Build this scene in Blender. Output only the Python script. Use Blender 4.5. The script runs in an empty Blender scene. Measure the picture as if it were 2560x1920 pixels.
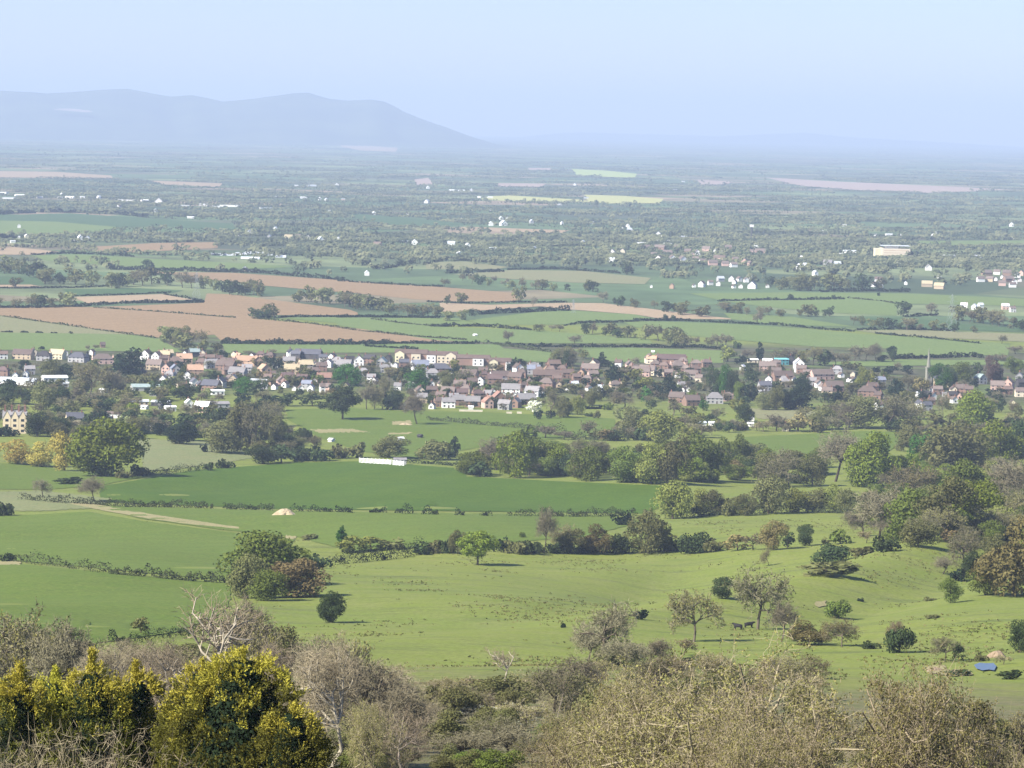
import bpy, bmesh, math, random
import numpy as np
from mathutils import Vector, Matrix

sc = bpy.context.scene
COL = sc.collection

# ------------------------------------------------------------------ camera
W, H, FPX, HORIZON = 2560, 1920, 9000.0, 313.0      # photograph's own pixels
EYE = np.array([0.0, 0.0, 200.0])
PITCH = math.atan((960 - HORIZON) / FPX)
ROLL = math.radians(1.15)
Fw = np.array([0, math.cos(PITCH), -math.sin(PITCH)])
U0 = np.array([0, math.sin(PITCH), math.cos(PITCH)])
R0 = np.array([1.0, 0, 0])
RC = math.cos(ROLL) * R0 + math.sin(ROLL) * U0
UC = -math.sin(ROLL) * R0 + math.cos(ROLL) * U0
cam = bpy.data.cameras.new('camera')
cam.sensor_width = 36.0
cam.lens = 36.0 * FPX / W
cam.clip_start, cam.clip_end = 1.0, 150000.0
camo = bpy.data.objects.new('camera', cam)
m = Matrix.Identity(4)
for i in range(3):
    m[i][0], m[i][1], m[i][2], m[i][3] = RC[i], UC[i], -Fw[i], EYE[i]
camo.matrix_world = m
COL.objects.link(camo)
sc.camera = camo

# ------------------------------------------------------------------ light
SUN_EL = math.radians(40)
SUN_AZ = math.radians(-122)                            # clockwise from +Y, towards the sun
world = bpy.data.worlds.new('World')
sc.world = world
world.use_nodes = True
wn = world.node_tree
bg = wn.nodes['Background']
sky = wn.nodes.new('ShaderNodeTexSky')
sky.sky_type = 'NISHITA'
sky.sun_disc = False
sky.sun_elevation = SUN_EL
sky.sun_rotation = SUN_AZ
sky.altitude = 200
sky.air_density, sky.dust_density, sky.ozone_density = 1.0, 0.1, 5.0
tint = wn.nodes.new('ShaderNodeMix')
tint.data_type, tint.blend_type = 'RGBA', 'MULTIPLY'
tint.inputs['Factor'].default_value = 1.0
tint.inputs['B'].default_value = (0.90, 0.90, 1.12, 1)
wn.links.new(sky.outputs[0], tint.inputs['A'])
wn.links.new(tint.outputs['Result'], bg.inputs[0])
bg.inputs[1].default_value = 0.067
sun = bpy.data.lights.new('sun', 'SUN')
sun.energy = 5.0
sun.angle = math.radians(0.53)
sun.color = (1.0, 0.95, 0.86)
suno = bpy.data.objects.new('sun', sun)
TO_SUN = Vector((math.sin(SUN_AZ) * math.cos(SUN_EL), math.cos(SUN_AZ) * math.cos(SUN_EL), math.sin(SUN_EL)))
suno.rotation_euler = (-TO_SUN).to_track_quat('-Z', 'Y').to_euler()
COL.objects.link(suno)
vs = sc.view_settings
vs.view_transform, vs.look, vs.gamma = 'Standard', 'None', 1.0
vs.use_curve_mapping = False
vs.exposure = 1.12
sc.cycles.max_bounces = 6
sc.cycles.diffuse_bounces = 3
sc.cycles.glossy_bounces = 2
sc.cycles.transmission_bounces = 3
sc.cycles.volume_bounces = 0
sc.cycles.transparent_max_bounces = 4
HAZE_DENSITY = 5.5e-5
HAZE_COLOR = (0.65, 0.79, 1.0)

# ------------------------------------------------------------------ terrain
PY = np.array([-2000, 0, 60, 120, 230, 300, 500, 700, 1000, 1390, 1800, 2300, 2700, 9e5])
PZ = np.array([240, 198.2, 183, 168, 152, 144, 119, 97, 66, 37, 17, 4, 0, 0.0])


def _slopes():
    d = np.diff(PZ) / np.diff(PY)
    s = np.zeros(len(PY))
    s[1:-1] = np.where(d[:-1] * d[1:] > 0, 2 * d[:-1] * d[1:] / (d[:-1] + d[1:] - 1e-12), 0)
    s[0] = d[0]
    return s


PS = _slopes()


def terr(x, y):
    x, y = np.asarray(x, float), np.asarray(y, float)
    i = np.clip(np.searchsorted(PY, y) - 1, 0, len(PY) - 2)
    h = PY[i + 1] - PY[i]
    t = np.clip((y - PY[i]) / h, 0, 1)
    z = (2 * t ** 3 - 3 * t ** 2 + 1) * PZ[i] + (t ** 3 - 2 * t ** 2 + t) * h * PS[i] \
        + (-2 * t ** 3 + 3 * t ** 2) * PZ[i + 1] + (t ** 3 - t ** 2) * h * PS[i + 1]
    win = np.clip((y - 450) / 250, 0, 1) * np.clip((2500 - y) / 700, 0, 1)
    n = 2.4 * np.sin(x / 61 + y / 190 + .4) * np.sin(y / 113 + 1.2) + 1.5 * np.sin(x / 27 - y / 71) * np.sin(y / 58 + x / 90) \
        + .5 * np.sin(x / 13 + 2) * np.sin(y / 29)
    n = n + 2.6 * np.exp(-((y - 1500) / 150) ** 2)
    right = np.clip((x - 45) / 130, 0, 3)
    n = n + 11 * right ** 1.3 * np.clip((y - 700) / 400, 0, 1) * np.clip((2000 - y) / 600, 0, 1)
    along = np.exp(-((y - 1150) / 240) ** 2)
    n = n + 6.5 * np.exp(-((x - 78 - (y - 1050) * .36) / 20) ** 2) * along - 4.0 * np.exp(-((x - 118 - (y - 1050) * .36) / 15) ** 2) * along
    n = n - 2.5 * np.exp(-((x - 30 - (y - 1050) * .15) / 14) ** 2) * np.exp(-((y - 1120) / 200) ** 2)
    return z + n * win


def ray(u, v):
    d = Fw * FPX + RC * (u - W / 2) + UC * (H / 2 - v)
    return d / d[1]


TT = np.concatenate([np.geomspace(40, 3200, 900), np.geomspace(3300, 90000, 500)])


def at(u, v):
    """where the line of sight through a point of the photograph meets the ground"""
    d = ray(u, v)
    z = EYE[2] + d[2] * TT
    g = terr(d[0] * TT, TT)
    b = np.nonzero(z < g)[0]
    if len(b) == 0:
        t = TT[-1]
    else:
        k = b[0]
        if k == 0:
            t = TT[0]
        else:
            e0, e1 = z[k - 1] - g[k - 1], z[k] - g[k]
            t = TT[k - 1] + (TT[k] - TT[k - 1]) * e0 / (e0 - e1)
    x, y = d[0] * t, t
    return np.array([x, y, float(terr(x, y))])


def mpp(p):
    """metres that one pixel of the photograph spans at point p"""
    return math.hypot(p[0], p[1]) / FPX


def to_px(p):
    d = np.array(p) - EYE
    k = d @ Fw
    return W / 2 + d @ RC / k * FPX, H / 2 - d @ UC / k * FPX


CROP = {'O': (0, 0, 1.1573), 'A': (0, 600, .3888), 'B': (850, 600, .3888), 'C': (1700, 600, .3888),
        'D': (0, 1000, .3888), 'E': (850, 1000, .3888), 'F': (1700, 1000, .3888),
        'G': (0, 1420, .3888), 'H': (850, 1420, .3888), 'I': (1700, 1420, .3888),
        'L': (0, 160, .5787), 'R': (1280, 160, .5787),
        'a': (0, 850, .1944), 'b': (400, 850, .1944), 'c': (800, 850, .1944), 'd': (1200, 850, .1944),
        'e': (2130, 850, .1944), 'f': (1600, 850, .1944), 'g': (1850, 850, .1944),
        't': (1560, 560, .1944), 's': (1990, 560, .2577), 'p': (0, 440, .1944), 'q': (430, 440, .1944),
        'r': (860, 440, .1944), 'w': (1290, 440, .1944)}


def px(c, x, y):
    o = CROP[c]
    return o[0] + x * o[2], o[1] + y * o[2]


# ------------------------------------------------------------------ helpers
def mesh_from(name, v, f, mats=(), mi=None):
    me = bpy.data.meshes.new(name)
    v = np.asarray(v, np.float32).reshape(-1, 3)
    if isinstance(f, np.ndarray):
        n, k = f.shape
        me.vertices.add(len(v))
        me.vertices.foreach_set('co', v.ravel())
        me.loops.add(n * k)
        me.loops.foreach_set('vertex_index', f.astype(np.int32).ravel())
        me.polygons.add(n)
        me.polygons.foreach_set('loop_start', np.arange(0, n * k, k, dtype=np.int32))
        me.polygons.foreach_set('loop_total', np.full(n, k, np.int32))
    else:
        me.from_pydata([tuple(map(float, p)) for p in v], [], f)
    for mm in mats:
        me.materials.append(mm)
    if mi is not None:
        me.polygons.foreach_set('material_index', np.asarray(mi, np.int32))
    me.update(calc_edges=True)
    return me


def obj(name, me, parent=None, loc=None, rz=0, scale=None):
    o = bpy.data.objects.new(name, me)
    COL.objects.link(o)
    if parent is not None:
        o.parent = parent
    if loc is not None:
        o.location = [float(c) for c in loc]
    o.rotation_euler = (0, 0, rz)
    if scale is not None:
        o.scale = scale
    return o


def tag(o, label, cat, group=None):
    o['label'] = label
    o['category'] = cat
    if group:
        o['group'] = group
    return o


def structure(o, label=None):
    o['kind'] = 'structure'
    if label:
        o['label'] = label
    return o


ORD = ['nearest', 'second', 'third', 'fourth', 'fifth', 'sixth', 'seventh', 'eighth', 'ninth', 'tenth', 'eleventh', 'twelfth',
       'thirteenth', 'fourteenth', 'fifteenth', 'sixteenth', 'seventeenth', 'eighteenth', 'nineteenth', 'twentieth']
LAND = [('the huge dark evergreen', 'a', 1640, 300), ('the lone pasture oak', 'E', 885, 960), ('the pale soil heap', 'D', 1830, 720),
        ('the white paddock fence', 'E', 260, 395), ('the gabled stone manor', 'a', 190, 1050), ('the church spire', 'e', 980, 350),
        ('the teal barn', 'f', 1830, 260), ('the white blossom tree', 'd', 700, 870), ('the cream apartment row', 'c', 1400, 220),
        ('the blue pond', 'I', 1960, 640), ('the oak beside yellow willows', 'D', 680, 300), ('the golden conifers', 'G', 1000, 900),
        ('the russet tree', 'D', 1890, 1130), ('the lone park tree', 'c', 300, 850), ('the big cream factory', 's', 950, 270),
        ('the yellow rape fields', 'R', 480, 585), ('the bushy field island', 'A', 1720, 470), ('the terracotta long roof', 'b', 1130, 300),
        ('the maroon tree', 'e', 1790, 400), ('the blue-grey metal barn', 'a', 230, 520), ('the white polytunnels', 'q', 850, 1010),
        ('the white industrial sheds', 'p', 1650, 310), ('the tall white birch', 'H', 265, 1000), ('the olive roadside tree', 'I', 900, 900),
        ('the leaning ivy tree', 'H', 1060, 650), ('the black cows', 'I', 400, 385), ('the dark crouching thicket', 'F', 950, 1040),
        ('the pale bare giant', 'G', 1370, 430), ('the pink brick estate', 't', 1150, 480), ('the dome-shaped olive tree', 'g', 1550, 900)]
LAND = [(n, *px(c, x, y)) for n, c, x, y in LAND]
PENDING = []


def later(o, desc, u, v, cat, group=None):
    """the label is written once every thing stands: what it looks like and which one it is, counted from the closest landmark"""
    o['category'] = cat
    if group:
        o['group'] = group
    PENDING.append((o, desc, u, v))


def write_labels():
    fam = {}
    for o, desc, u, v in PENDING:
        best = min((l for l in LAND if math.hypot(u - l[1], v - l[2]) > 14), key=lambda l: math.hypot(u - l[1], 2.2 * (v - l[2])))
        dx, dy = u - best[1], v - best[2]
        if abs(dx) > 1.4 * abs(dy):
            w = 'left of' if dx < 0 else 'right of'
        else:
            w = 'behind' if dy < 0 else 'in front of'
        fam.setdefault((desc, w, best[0]), []).append((math.hypot(dx, dy), o))
    for (desc, w, land), lst in fam.items():
        lst.sort(key=lambda q: q[0])
        for i, (_, o) in enumerate(lst):
            if len(lst) == 1:
                o['label'] = f'{desc} {w} {land}'
            elif i < len(ORD):
                o['label'] = f'{desc}, {ORD[i]} one {w} {land}'
            else:
                o['label'] = f'{desc}, far {w} {land}'
                o['group'] = f'{desc} {w} {land}'


# ------------------------------------------------------------------ materials
def nodes(name):
    mt = bpy.data.materials.new(name)
    mt.use_nodes = True
    nt = mt.node_tree
    for n in list(nt.nodes):
        nt.nodes.remove(n)
    out = nt.nodes.new('ShaderNodeOutputMaterial')
    return mt, nt, out


def N(nt, t, **kw):
    n = nt.nodes.new(t)
    for k, v in kw.items():
        setattr(n, k, v)
    return n


def noise(nt, vec, scale, detail=3, rough=.55):
    n = N(nt, 'ShaderNodeTexNoise')
    n.inputs['Scale'].default_value = scale
    n.inputs['Detail'].default_value = detail
    n.inputs['Roughness'].default_value = rough
    nt.links.new(vec, n.inputs['Vector'])
    return n.outputs['Fac']


def mapr(nt, src, a, b, c, d):
    n = N(nt, 'ShaderNodeMapRange')
    n.inputs[1].default_value, n.inputs[2].default_value = a, b
    n.inputs[3].default_value, n.inputs[4].default_value = c, d
    nt.links.new(src, n.inputs[0])
    return n.outputs[0]


def mixc(nt, fac, a, b, blend='MIX'):
    n = N(nt, 'ShaderNodeMix', data_type='RGBA', blend_type=blend)
    for s, val in ((n.inputs['Factor'], fac), (n.inputs['A'], a), (n.inputs['B'], b)):
        if isinstance(val, bpy.types.NodeSocket):
            nt.links.new(val, s)
        elif isinstance(val, (tuple, list)):
            s.default_value = (*val[:3], 1)
        else:
            s.default_value = val
    return n.outputs['Result']


def hsv(nt, col, val, sat=None, hue=None):
    n = N(nt, 'ShaderNodeHueSaturation')
    for s, x in (('Color', col), ('Value', val), ('Saturation', sat), ('Hue', hue)):
        if x is None:
            continue
        if isinstance(x, bpy.types.NodeSocket):
            nt.links.new(x, n.inputs[s])
        elif isinstance(x, (tuple, list)):
            n.inputs[s].default_value = (*x, 1)
        else:
            n.inputs[s].default_value = x
    return n.outputs[0]


def bsdf(nt, out, col, rough=.8, spec=.2):
    b = N(nt, 'ShaderNodeBsdfPrincipled')
    if isinstance(col, bpy.types.NodeSocket):
        nt.links.new(col, b.inputs['Base Color'])
    else:
        b.inputs['Base Color'].default_value = (*col, 1)
    b.inputs['Roughness'].default_value = rough
    b.inputs['Specular IOR Level'].default_value = spec
    nt.links.new(b.outputs[0], out.inputs['Surface'])
    return b


def leaf_mat(name, col, col2=None, trans=.2, spread=.35, objv=.25):
    col = tuple(c * 1.3 for c in col)
    col2 = tuple(c * 1.3 for c in col2) if col2 else None
    mt, nt, out = nodes(name)
    g = N(nt, 'ShaderNodeNewGeometry')
    oi = N(nt, 'ShaderNodeObjectInfo')
    c = mixc(nt, g.outputs['Random Per Island'], col, col2 or tuple(x * .6 for x in col))
    v = mapr(nt, oi.outputs['Random'], 0, 1, 1 - objv, 1 + objv)
    v2 = N(nt, 'ShaderNodeMath', operation='MULTIPLY')
    nt.links.new(v, v2.inputs[0])
    nt.links.new(mapr(nt, g.outputs['Random Per Island'], 0, 1, 1 - spread, 1 + spread), v2.inputs[1])
    hh = mapr(nt, oi.outputs['Random'], 0, 1, .485, .512)
    c = hsv(nt, c, v2.outputs[0], None, hh)
    d = N(nt, 'ShaderNodeBsdfDiffuse')
    t = N(nt, 'ShaderNodeBsdfTranslucent')
    nt.links.new(c, d.inputs[0])
    nt.links.new(c, t.inputs[0])
    mx = N(nt, 'ShaderNodeMixShader')
    mx.inputs[0].default_value = trans
    nt.links.new(d.outputs[0], mx.inputs[1])
    nt.links.new(t.outputs[0], mx.inputs[2])
    nt.links.new(mx.outputs[0], out.inputs['Surface'])
    return mt


def plain_mat(name, col, rough=.8, var=.18, scale=.4, objv=.15, spec=.2):
    mt, nt, out = nodes(name)
    tc = N(nt, 'ShaderNodeTexCoord')
    oi = N(nt, 'ShaderNodeObjectInfo')
    n1 = noise(nt, tc.outputs['Object'], scale, 4)
    v = mapr(nt, n1, .25, .75, 1 - var, 1 + var)
    m2 = N(nt, 'ShaderNodeMath', operation='MULTIPLY')
    nt.links.new(v, m2.inputs[0])
    nt.links.new(mapr(nt, oi.outputs['Random'], 0, 1, 1 - objv, 1 + objv), m2.inputs[1])
    bsdf(nt, out, hsv(nt, col, m2.outputs[0]), rough, spec)
    return mt


def field_mat(name, c1, c2, c3=None, s=1.0, furrow=None):
    mt, nt, out = nodes(name)
    g = N(nt, 'ShaderNodeNewGeometry')
    p = g.outputs['Position']
    a = mapr(nt, noise(nt, p, .012 * s, 5, .6), .3, .7, 0, 1)
    b = mapr(nt, noise(nt, p, .11 * s, 4, .65), .3, .7, 0, 1)
    d = mapr(nt, noise(nt, p, .7 * s, 4, .7), .3, .7, .70, 1.30)
    c = mixc(nt, a, c1, c2)
    hb = N(nt, 'ShaderNodeMath', operation='MULTIPLY')
    nt.links.new(b, hb.inputs[0])
    hb.inputs[1].default_value = .7
    c = mixc(nt, hb.outputs[0], c, c3 or c2)
    if furrow:
        mp = N(nt, 'ShaderNodeMapping')
        mp.inputs['Rotation'].default_value[2] = furrow
        nt.links.new(p, mp.inputs[0])
        wv = N(nt, 'ShaderNodeTexWave', bands_direction='X')
        wv.inputs['Scale'].default_value = .012
        wv.inputs['Distortion'].default_value = .6
        nt.links.new(mp.outputs[0], wv.inputs[0])
        c = mixc(nt, mapr(nt, wv.outputs['Fac'], 0, 1, 0, .16), c, tuple(x * .72 for x in c1))
    c = hsv(nt, c, d)
    bsdf(nt, out, c, .95, .1)
    return mt


M = {}
GRASS = field_mat('pasture_grass', (.135, .185, .042), (.112, .170, .040), (.165, .185, .058))
M['crop'] = field_mat('crop_grass', (.104, .150, .024), (.088, .136, .020), (.124, .152, .030), furrow=1.1)
M['deep'] = field_mat('deep_green_crop', (.064, .112, .010), (.080, .122, .012), (.050, .094, .010), furrow=.25)
M['farg'] = field_mat('meadow_grass', (.135, .185, .055), (.15, .19, .06), (.115, .16, .048), s=.5)
M['fard'] = field_mat('dark_meadow_grass', (.065, .11, .042), (.075, .12, .045), (.052, .092, .036), s=.5)
M['tang'] = field_mat('dry_meadow_grass', (.20, .19, .09), (.17, .19, .085), (.21, .19, .10), s=.5)
M['brown'] = field_mat('ploughed_soil', (.262, .176, .092), (.232, .158, .083), (.282, .194, .104), s=.4, furrow=.5)
M['tan'] = field_mat('pale_soil', (.34, .25, .15), (.30, .22, .13), (.36, .27, .17), s=.4, furrow=1.0)
M['pink'] = field_mat('pink_soil', (.38, .28, .22), (.33, .25, .20), s=.3)
M['rape'] = field_mat('rape_flowers', (.44, .41, .16), (.36, .37, .14), s=.3)
M['lime'] = field_mat('lime_crop', (.36, .42, .12), (.32, .38, .12), s=.3)
M['rough'] = field_mat('rough_grass', (.165, .185, .075), (.145, .175, .068), (.20, .19, .09))
M['bareearth'] = field_mat('bare_earth', (.31, .26, .135), (.24, .22, .10), s=2)

LEAF = {
    'green': leaf_mat('leaf_green', (.115, .138, .028), (.072, .096, .022)),
    'bright': leaf_mat('leaf_bright_green', (.15, .18, .026), (.10, .135, .022)),
    'vivid': leaf_mat('leaf_vivid_green', (.055, .125, .022), (.035, .085, .016)),
    'pale': leaf_mat('leaf_pale_green', (.165, .170, .066), (.115, .125, .05)),
    'yellow': leaf_mat('leaf_yellow', (.34, .27, .065), (.24, .20, .05), objv=.1),
    'lime': leaf_mat('leaf_yellow_green', (.17, .18, .042), (.125, .135, .034)),
    'olive': leaf_mat('leaf_olive', (.125, .122, .045), (.086, .088, .034)),
    'dark': leaf_mat('leaf_dark_evergreen', (.020, .030, .014), (.012, .02, .012), trans=.05),
    'dgreen': leaf_mat('leaf_dark_green', (.046, .062, .022), (.03, .044, .018), trans=.1),
    'brown': leaf_mat('leaf_russet', (.185, .15, .062), (.125, .10, .044)),
    'orange': leaf_mat('leaf_orange_brown', (.135, .112, .042), (.10, .088, .034)),
    'maroon': leaf_mat('leaf_maroon', (.10, .06, .045), (.065, .04, .034)),
    'white': leaf_mat('blossom_white', (.62, .61, .50), (.40, .42, .30), objv=.05),
    'bud': leaf_mat('leaf_bud', (.205, .185, .062), (.155, .142, .052)),
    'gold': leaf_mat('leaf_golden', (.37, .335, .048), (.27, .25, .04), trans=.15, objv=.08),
    'goldshade': leaf_mat('leaf_golden_shaded', (.125, .122, .024), (.085, .088, .019), trans=.1, objv=.08),  # greener inner growth, darkened so the colour holds shade too
    'hedge': leaf_mat('leaf_hedge', (.055, .062, .027), (.035, .044, .02), trans=.1),
    'dhedge': leaf_mat('leaf_dark_hedge', (.017, .022, .011), (.011, .016, .009), trans=.05),
    'far': leaf_mat('leaf_distant', (.075, .088, .04), (.03, .045, .022), trans=.05, spread=.6),
}
TWIG = {
    'bare': leaf_mat('twig_grey_brown', (.18, .16, .102), (.122, .108, .066), trans=0, spread=.3, objv=.2),
    'beige': leaf_mat('twig_beige', (.29, .245, .16), (.17, .14, .088), trans=0, spread=.3, objv=.15),
    'bark': leaf_mat('bark_brown', (.10, .08, .058), trans=0, spread=.1),
    'palebark': leaf_mat('bark_pale', (.33, .285, .215), trans=0, spread=.1),
    'darkbark': leaf_mat('bark_dark', (.05, .042, .032), trans=0, spread=.1),
}

# ------------------------------------------------------------------ ground: one sheet to the horizon
def build_ground():
    t = np.linspace(-1, 1, 321)
    az = np.sign(t) * np.abs(t) ** 2.0 * math.radians(62)
    r = np.concatenate([[0.5], np.geomspace(3, 300, 60), np.linspace(306, 3000, 400), np.geomspace(3100, 62000, 90)])
    A, Rr = np.meshgrid(az, r)
    x, y = Rr * np.sin(A), Rr * np.cos(A)
    z = terr(x, y)
    z[0] = terr(0, 0)
    v = np.stack([x, y, z], -1).reshape(-1, 3)
    n, k = A.shape
    i = np.arange(n - 1)[:, None] * k + np.arange(k - 1)[None, :]
    f = np.stack([i, i + 1, i + k + 1, i + k], -1).reshape(-1, 4)[:, ::-1]
    mt, nt, out = nodes('ground_cover')
    g = N(nt, 'ShaderNodeNewGeometry')
    p = g.outputs['Position']
    # pasture close by
    a = mapr(nt, noise(nt, p, .011, 5, .6), .3, .7, 0, 1)
    near = mixc(nt, a, (.172, .198, .036), (.140, .178, .032))
    b = mapr(nt, noise(nt, p, .09, 5, .7), .42, .72, 0, .6)
    near = mixc(nt, b, near, (.195, .195, .07))
    mp = N(nt, 'ShaderNodeMapping')
    mp.inputs['Scale'].default_value = (.5, 2.0, 1)
    nt.links.new(p, mp.inputs[0])
    b2 = mapr(nt, noise(nt, mp.outputs[0], .045, 6, .72), .52, .68, 0, .7)
    near = mixc(nt, b2, near, (.085, .105, .034))
    # woodland floor close to the viewer
    sep = N(nt, 'ShaderNodeSeparateXYZ')
    nt.links.new(p, sep.inputs[0])
    wob = N(nt, 'ShaderNodeMath', operation='MULTIPLY_ADD')
    nt.links.new(noise(nt, p, .03, 4, .7), wob.inputs[0])
    wob.inputs[1].default_value = 260
    nt.links.new(sep.outputs['Y'], wob.inputs[2])
    fl = mapr(nt, wob.outputs[0], 640, 780, 1, 0)
    flc = mixc(nt, mapr(nt, noise(nt, p, .25, 4, .7), .35, .65, 0, 1), (.17, .14, .08), (.10, .11, .04))
    near = mixc(nt, fl, near, flc)
    # farmland beyond the village
    vo = N(nt, 'ShaderNodeTexVoronoi', voronoi_dimensions='2D')
    vo.inputs['Scale'].default_value = 1 / 330.0
    nt.links.new(p, vo.inputs['Vector'])
    cr = N(nt, 'ShaderNodeValToRGB')
    cr.color_ramp.interpolation = 'CONSTANT'
    e = cr.color_ramp.elements
    e[0].position, e[0].color = 0, (.10, .145, .06, 1)
    e[1].position, e[1].color = .22, (.08, .115, .052, 1)
    for pos, c in ((.42, (.16, .19, .085)), (.58, (.10, .11, .062)), (.72, (.20, .17, .10)), (.80, (.09, .135, .058)), (.9, (.28, .215, .14)), (.95, (.17, .205, .085))):
        q = e.new(pos)
        q.color = (*c, 1)
    sepc = N(nt, 'ShaderNodeSeparateColor')
    nt.links.new(vo.outputs['Color'], sepc.inputs[0])
    nt.links.new(sepc.outputs[0], cr.inputs[0])
    far = hsv(nt, cr.outputs[0], mapr(nt, noise(nt, p, .01, 4, .6), .3, .7, .75, 1.25))
    wood = mapr(nt, noise(nt, p, .0012, 4, .6), .5, .56, 0, .6)
    far = mixc(nt, wood, far, (.045, .06, .032))
    gd = mixc(nt, mapr(nt, noise(nt, p, .035, 4, .7), .42, .58, 0, 1), (.048, .055, .025), (.095, .085, .06))
    gd = mixc(nt, mapr(nt, noise(nt, p, .02, 3, .6), .54, .62, 0, 1), gd, (.10, .135, .045))
    vil = N(nt, 'ShaderNodeMath', operation='MULTIPLY')
    nt.links.new(mapr(nt, sep.outputs['Y'], 2550, 2750, 0, .9), vil.inputs[0])
    nt.links.new(mapr(nt, sep.outputs['Y'], 3300, 3400, 1, 0), vil.inputs[1])
    near = mixc(nt, vil.outputs[0], near, gd)
    c = mixc(nt, mapr(nt, sep.outputs['Y'], 3600, 3700, 0, 1), near, far)
    c = hsv(nt, c, mapr(nt, noise(nt, p, .8, 4, .7), .3, .7, .72, 1.28))
    bsdf(nt, out, c, .95, .1)
    o = obj('ground', mesh_from('ground', v, f, [mt]))
    for pl in o.data.polygons:
        pl.use_smooth = True
    structure(o, 'green pasture slope and wide farmed plain reaching the horizon')


build_ground()

FIELD_PX = []                                            # polygons in photograph pixels, so that scattered trees keep off the fields


def inside(poly, u, v):
    r, n = False, len(poly)
    for i in range(n):
        (x1, y1), (x2, y2) = poly[i], poly[(i + 1) % n]
        if (y1 > v) != (y2 > v) and u < (x2 - x1) * (v - y1) / (y2 - y1) + x1:
            r = not r
    return r


def vmax_(poly):
    return max(p[1] for p in poly)


def field(name, c, mat, pts, label):
    poly = [px(c, *p) for p in pts]
    k = len(FIELD_PX)
    FIELD_PX.append(poly)
    small = vmax_(poly) > 960 and (max(p[0] for p in poly) - min(p[0] for p in poly)) < 420
    bm = bmesh.new()
    bm.faces.new([bm.verts.new((u, v, 0)) for u, v in poly])
    vmin, vmax = min(p[1] for p in poly), max(p[1] for p in poly)
    umin, umax = min(p[0] for p in poly), max(p[0] for p in poly)
    su, sv = (5, 3) if small else (14, 8) if vmax > 960 else (120, 12)
    for lo, hi, st, nrm in ((umin, umax, su, (1, 0, 0)), (vmin, vmax, sv, (0, 1, 0))):
        q = lo + st
        while q < hi:
            co = (q, 0, 0) if nrm[0] else (0, q, 0)
            bmesh.ops.bisect_plane(bm, geom=bm.verts[:] + bm.edges[:] + bm.faces[:], plane_co=co, plane_no=nrm, dist=1e-4)
            q += st
    bmesh.ops.triangulate(bm, faces=[f for f in bm.faces if len(f.verts) > 4])
    rng = random.Random(k)
    for v in bm.verts:
        edge = v.is_boundary
        u0, v0 = v.co.x, v.co.y
        p = at(u0 + (rng.uniform(-4, 4) if edge and vmax > 960 else 0), v0 + (rng.uniform(-1.3, 1.3) if small and edge else 0))
        d = math.hypot(p[0], p[1])
        v.co = (p[0], p[1], p[2] + .16 + .003 * k + d * 1.5e-5)
    bm.normal_update()
    for f in bm.faces:
        if f.normal.z < 0:
            f.normal_flip()
        f.smooth = True
    me = bpy.data.meshes.new(name)
    bm.to_mesh(me)
    bm.free()
    me.materials.append(M[mat])
    structure(obj(name, me), label)


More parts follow.
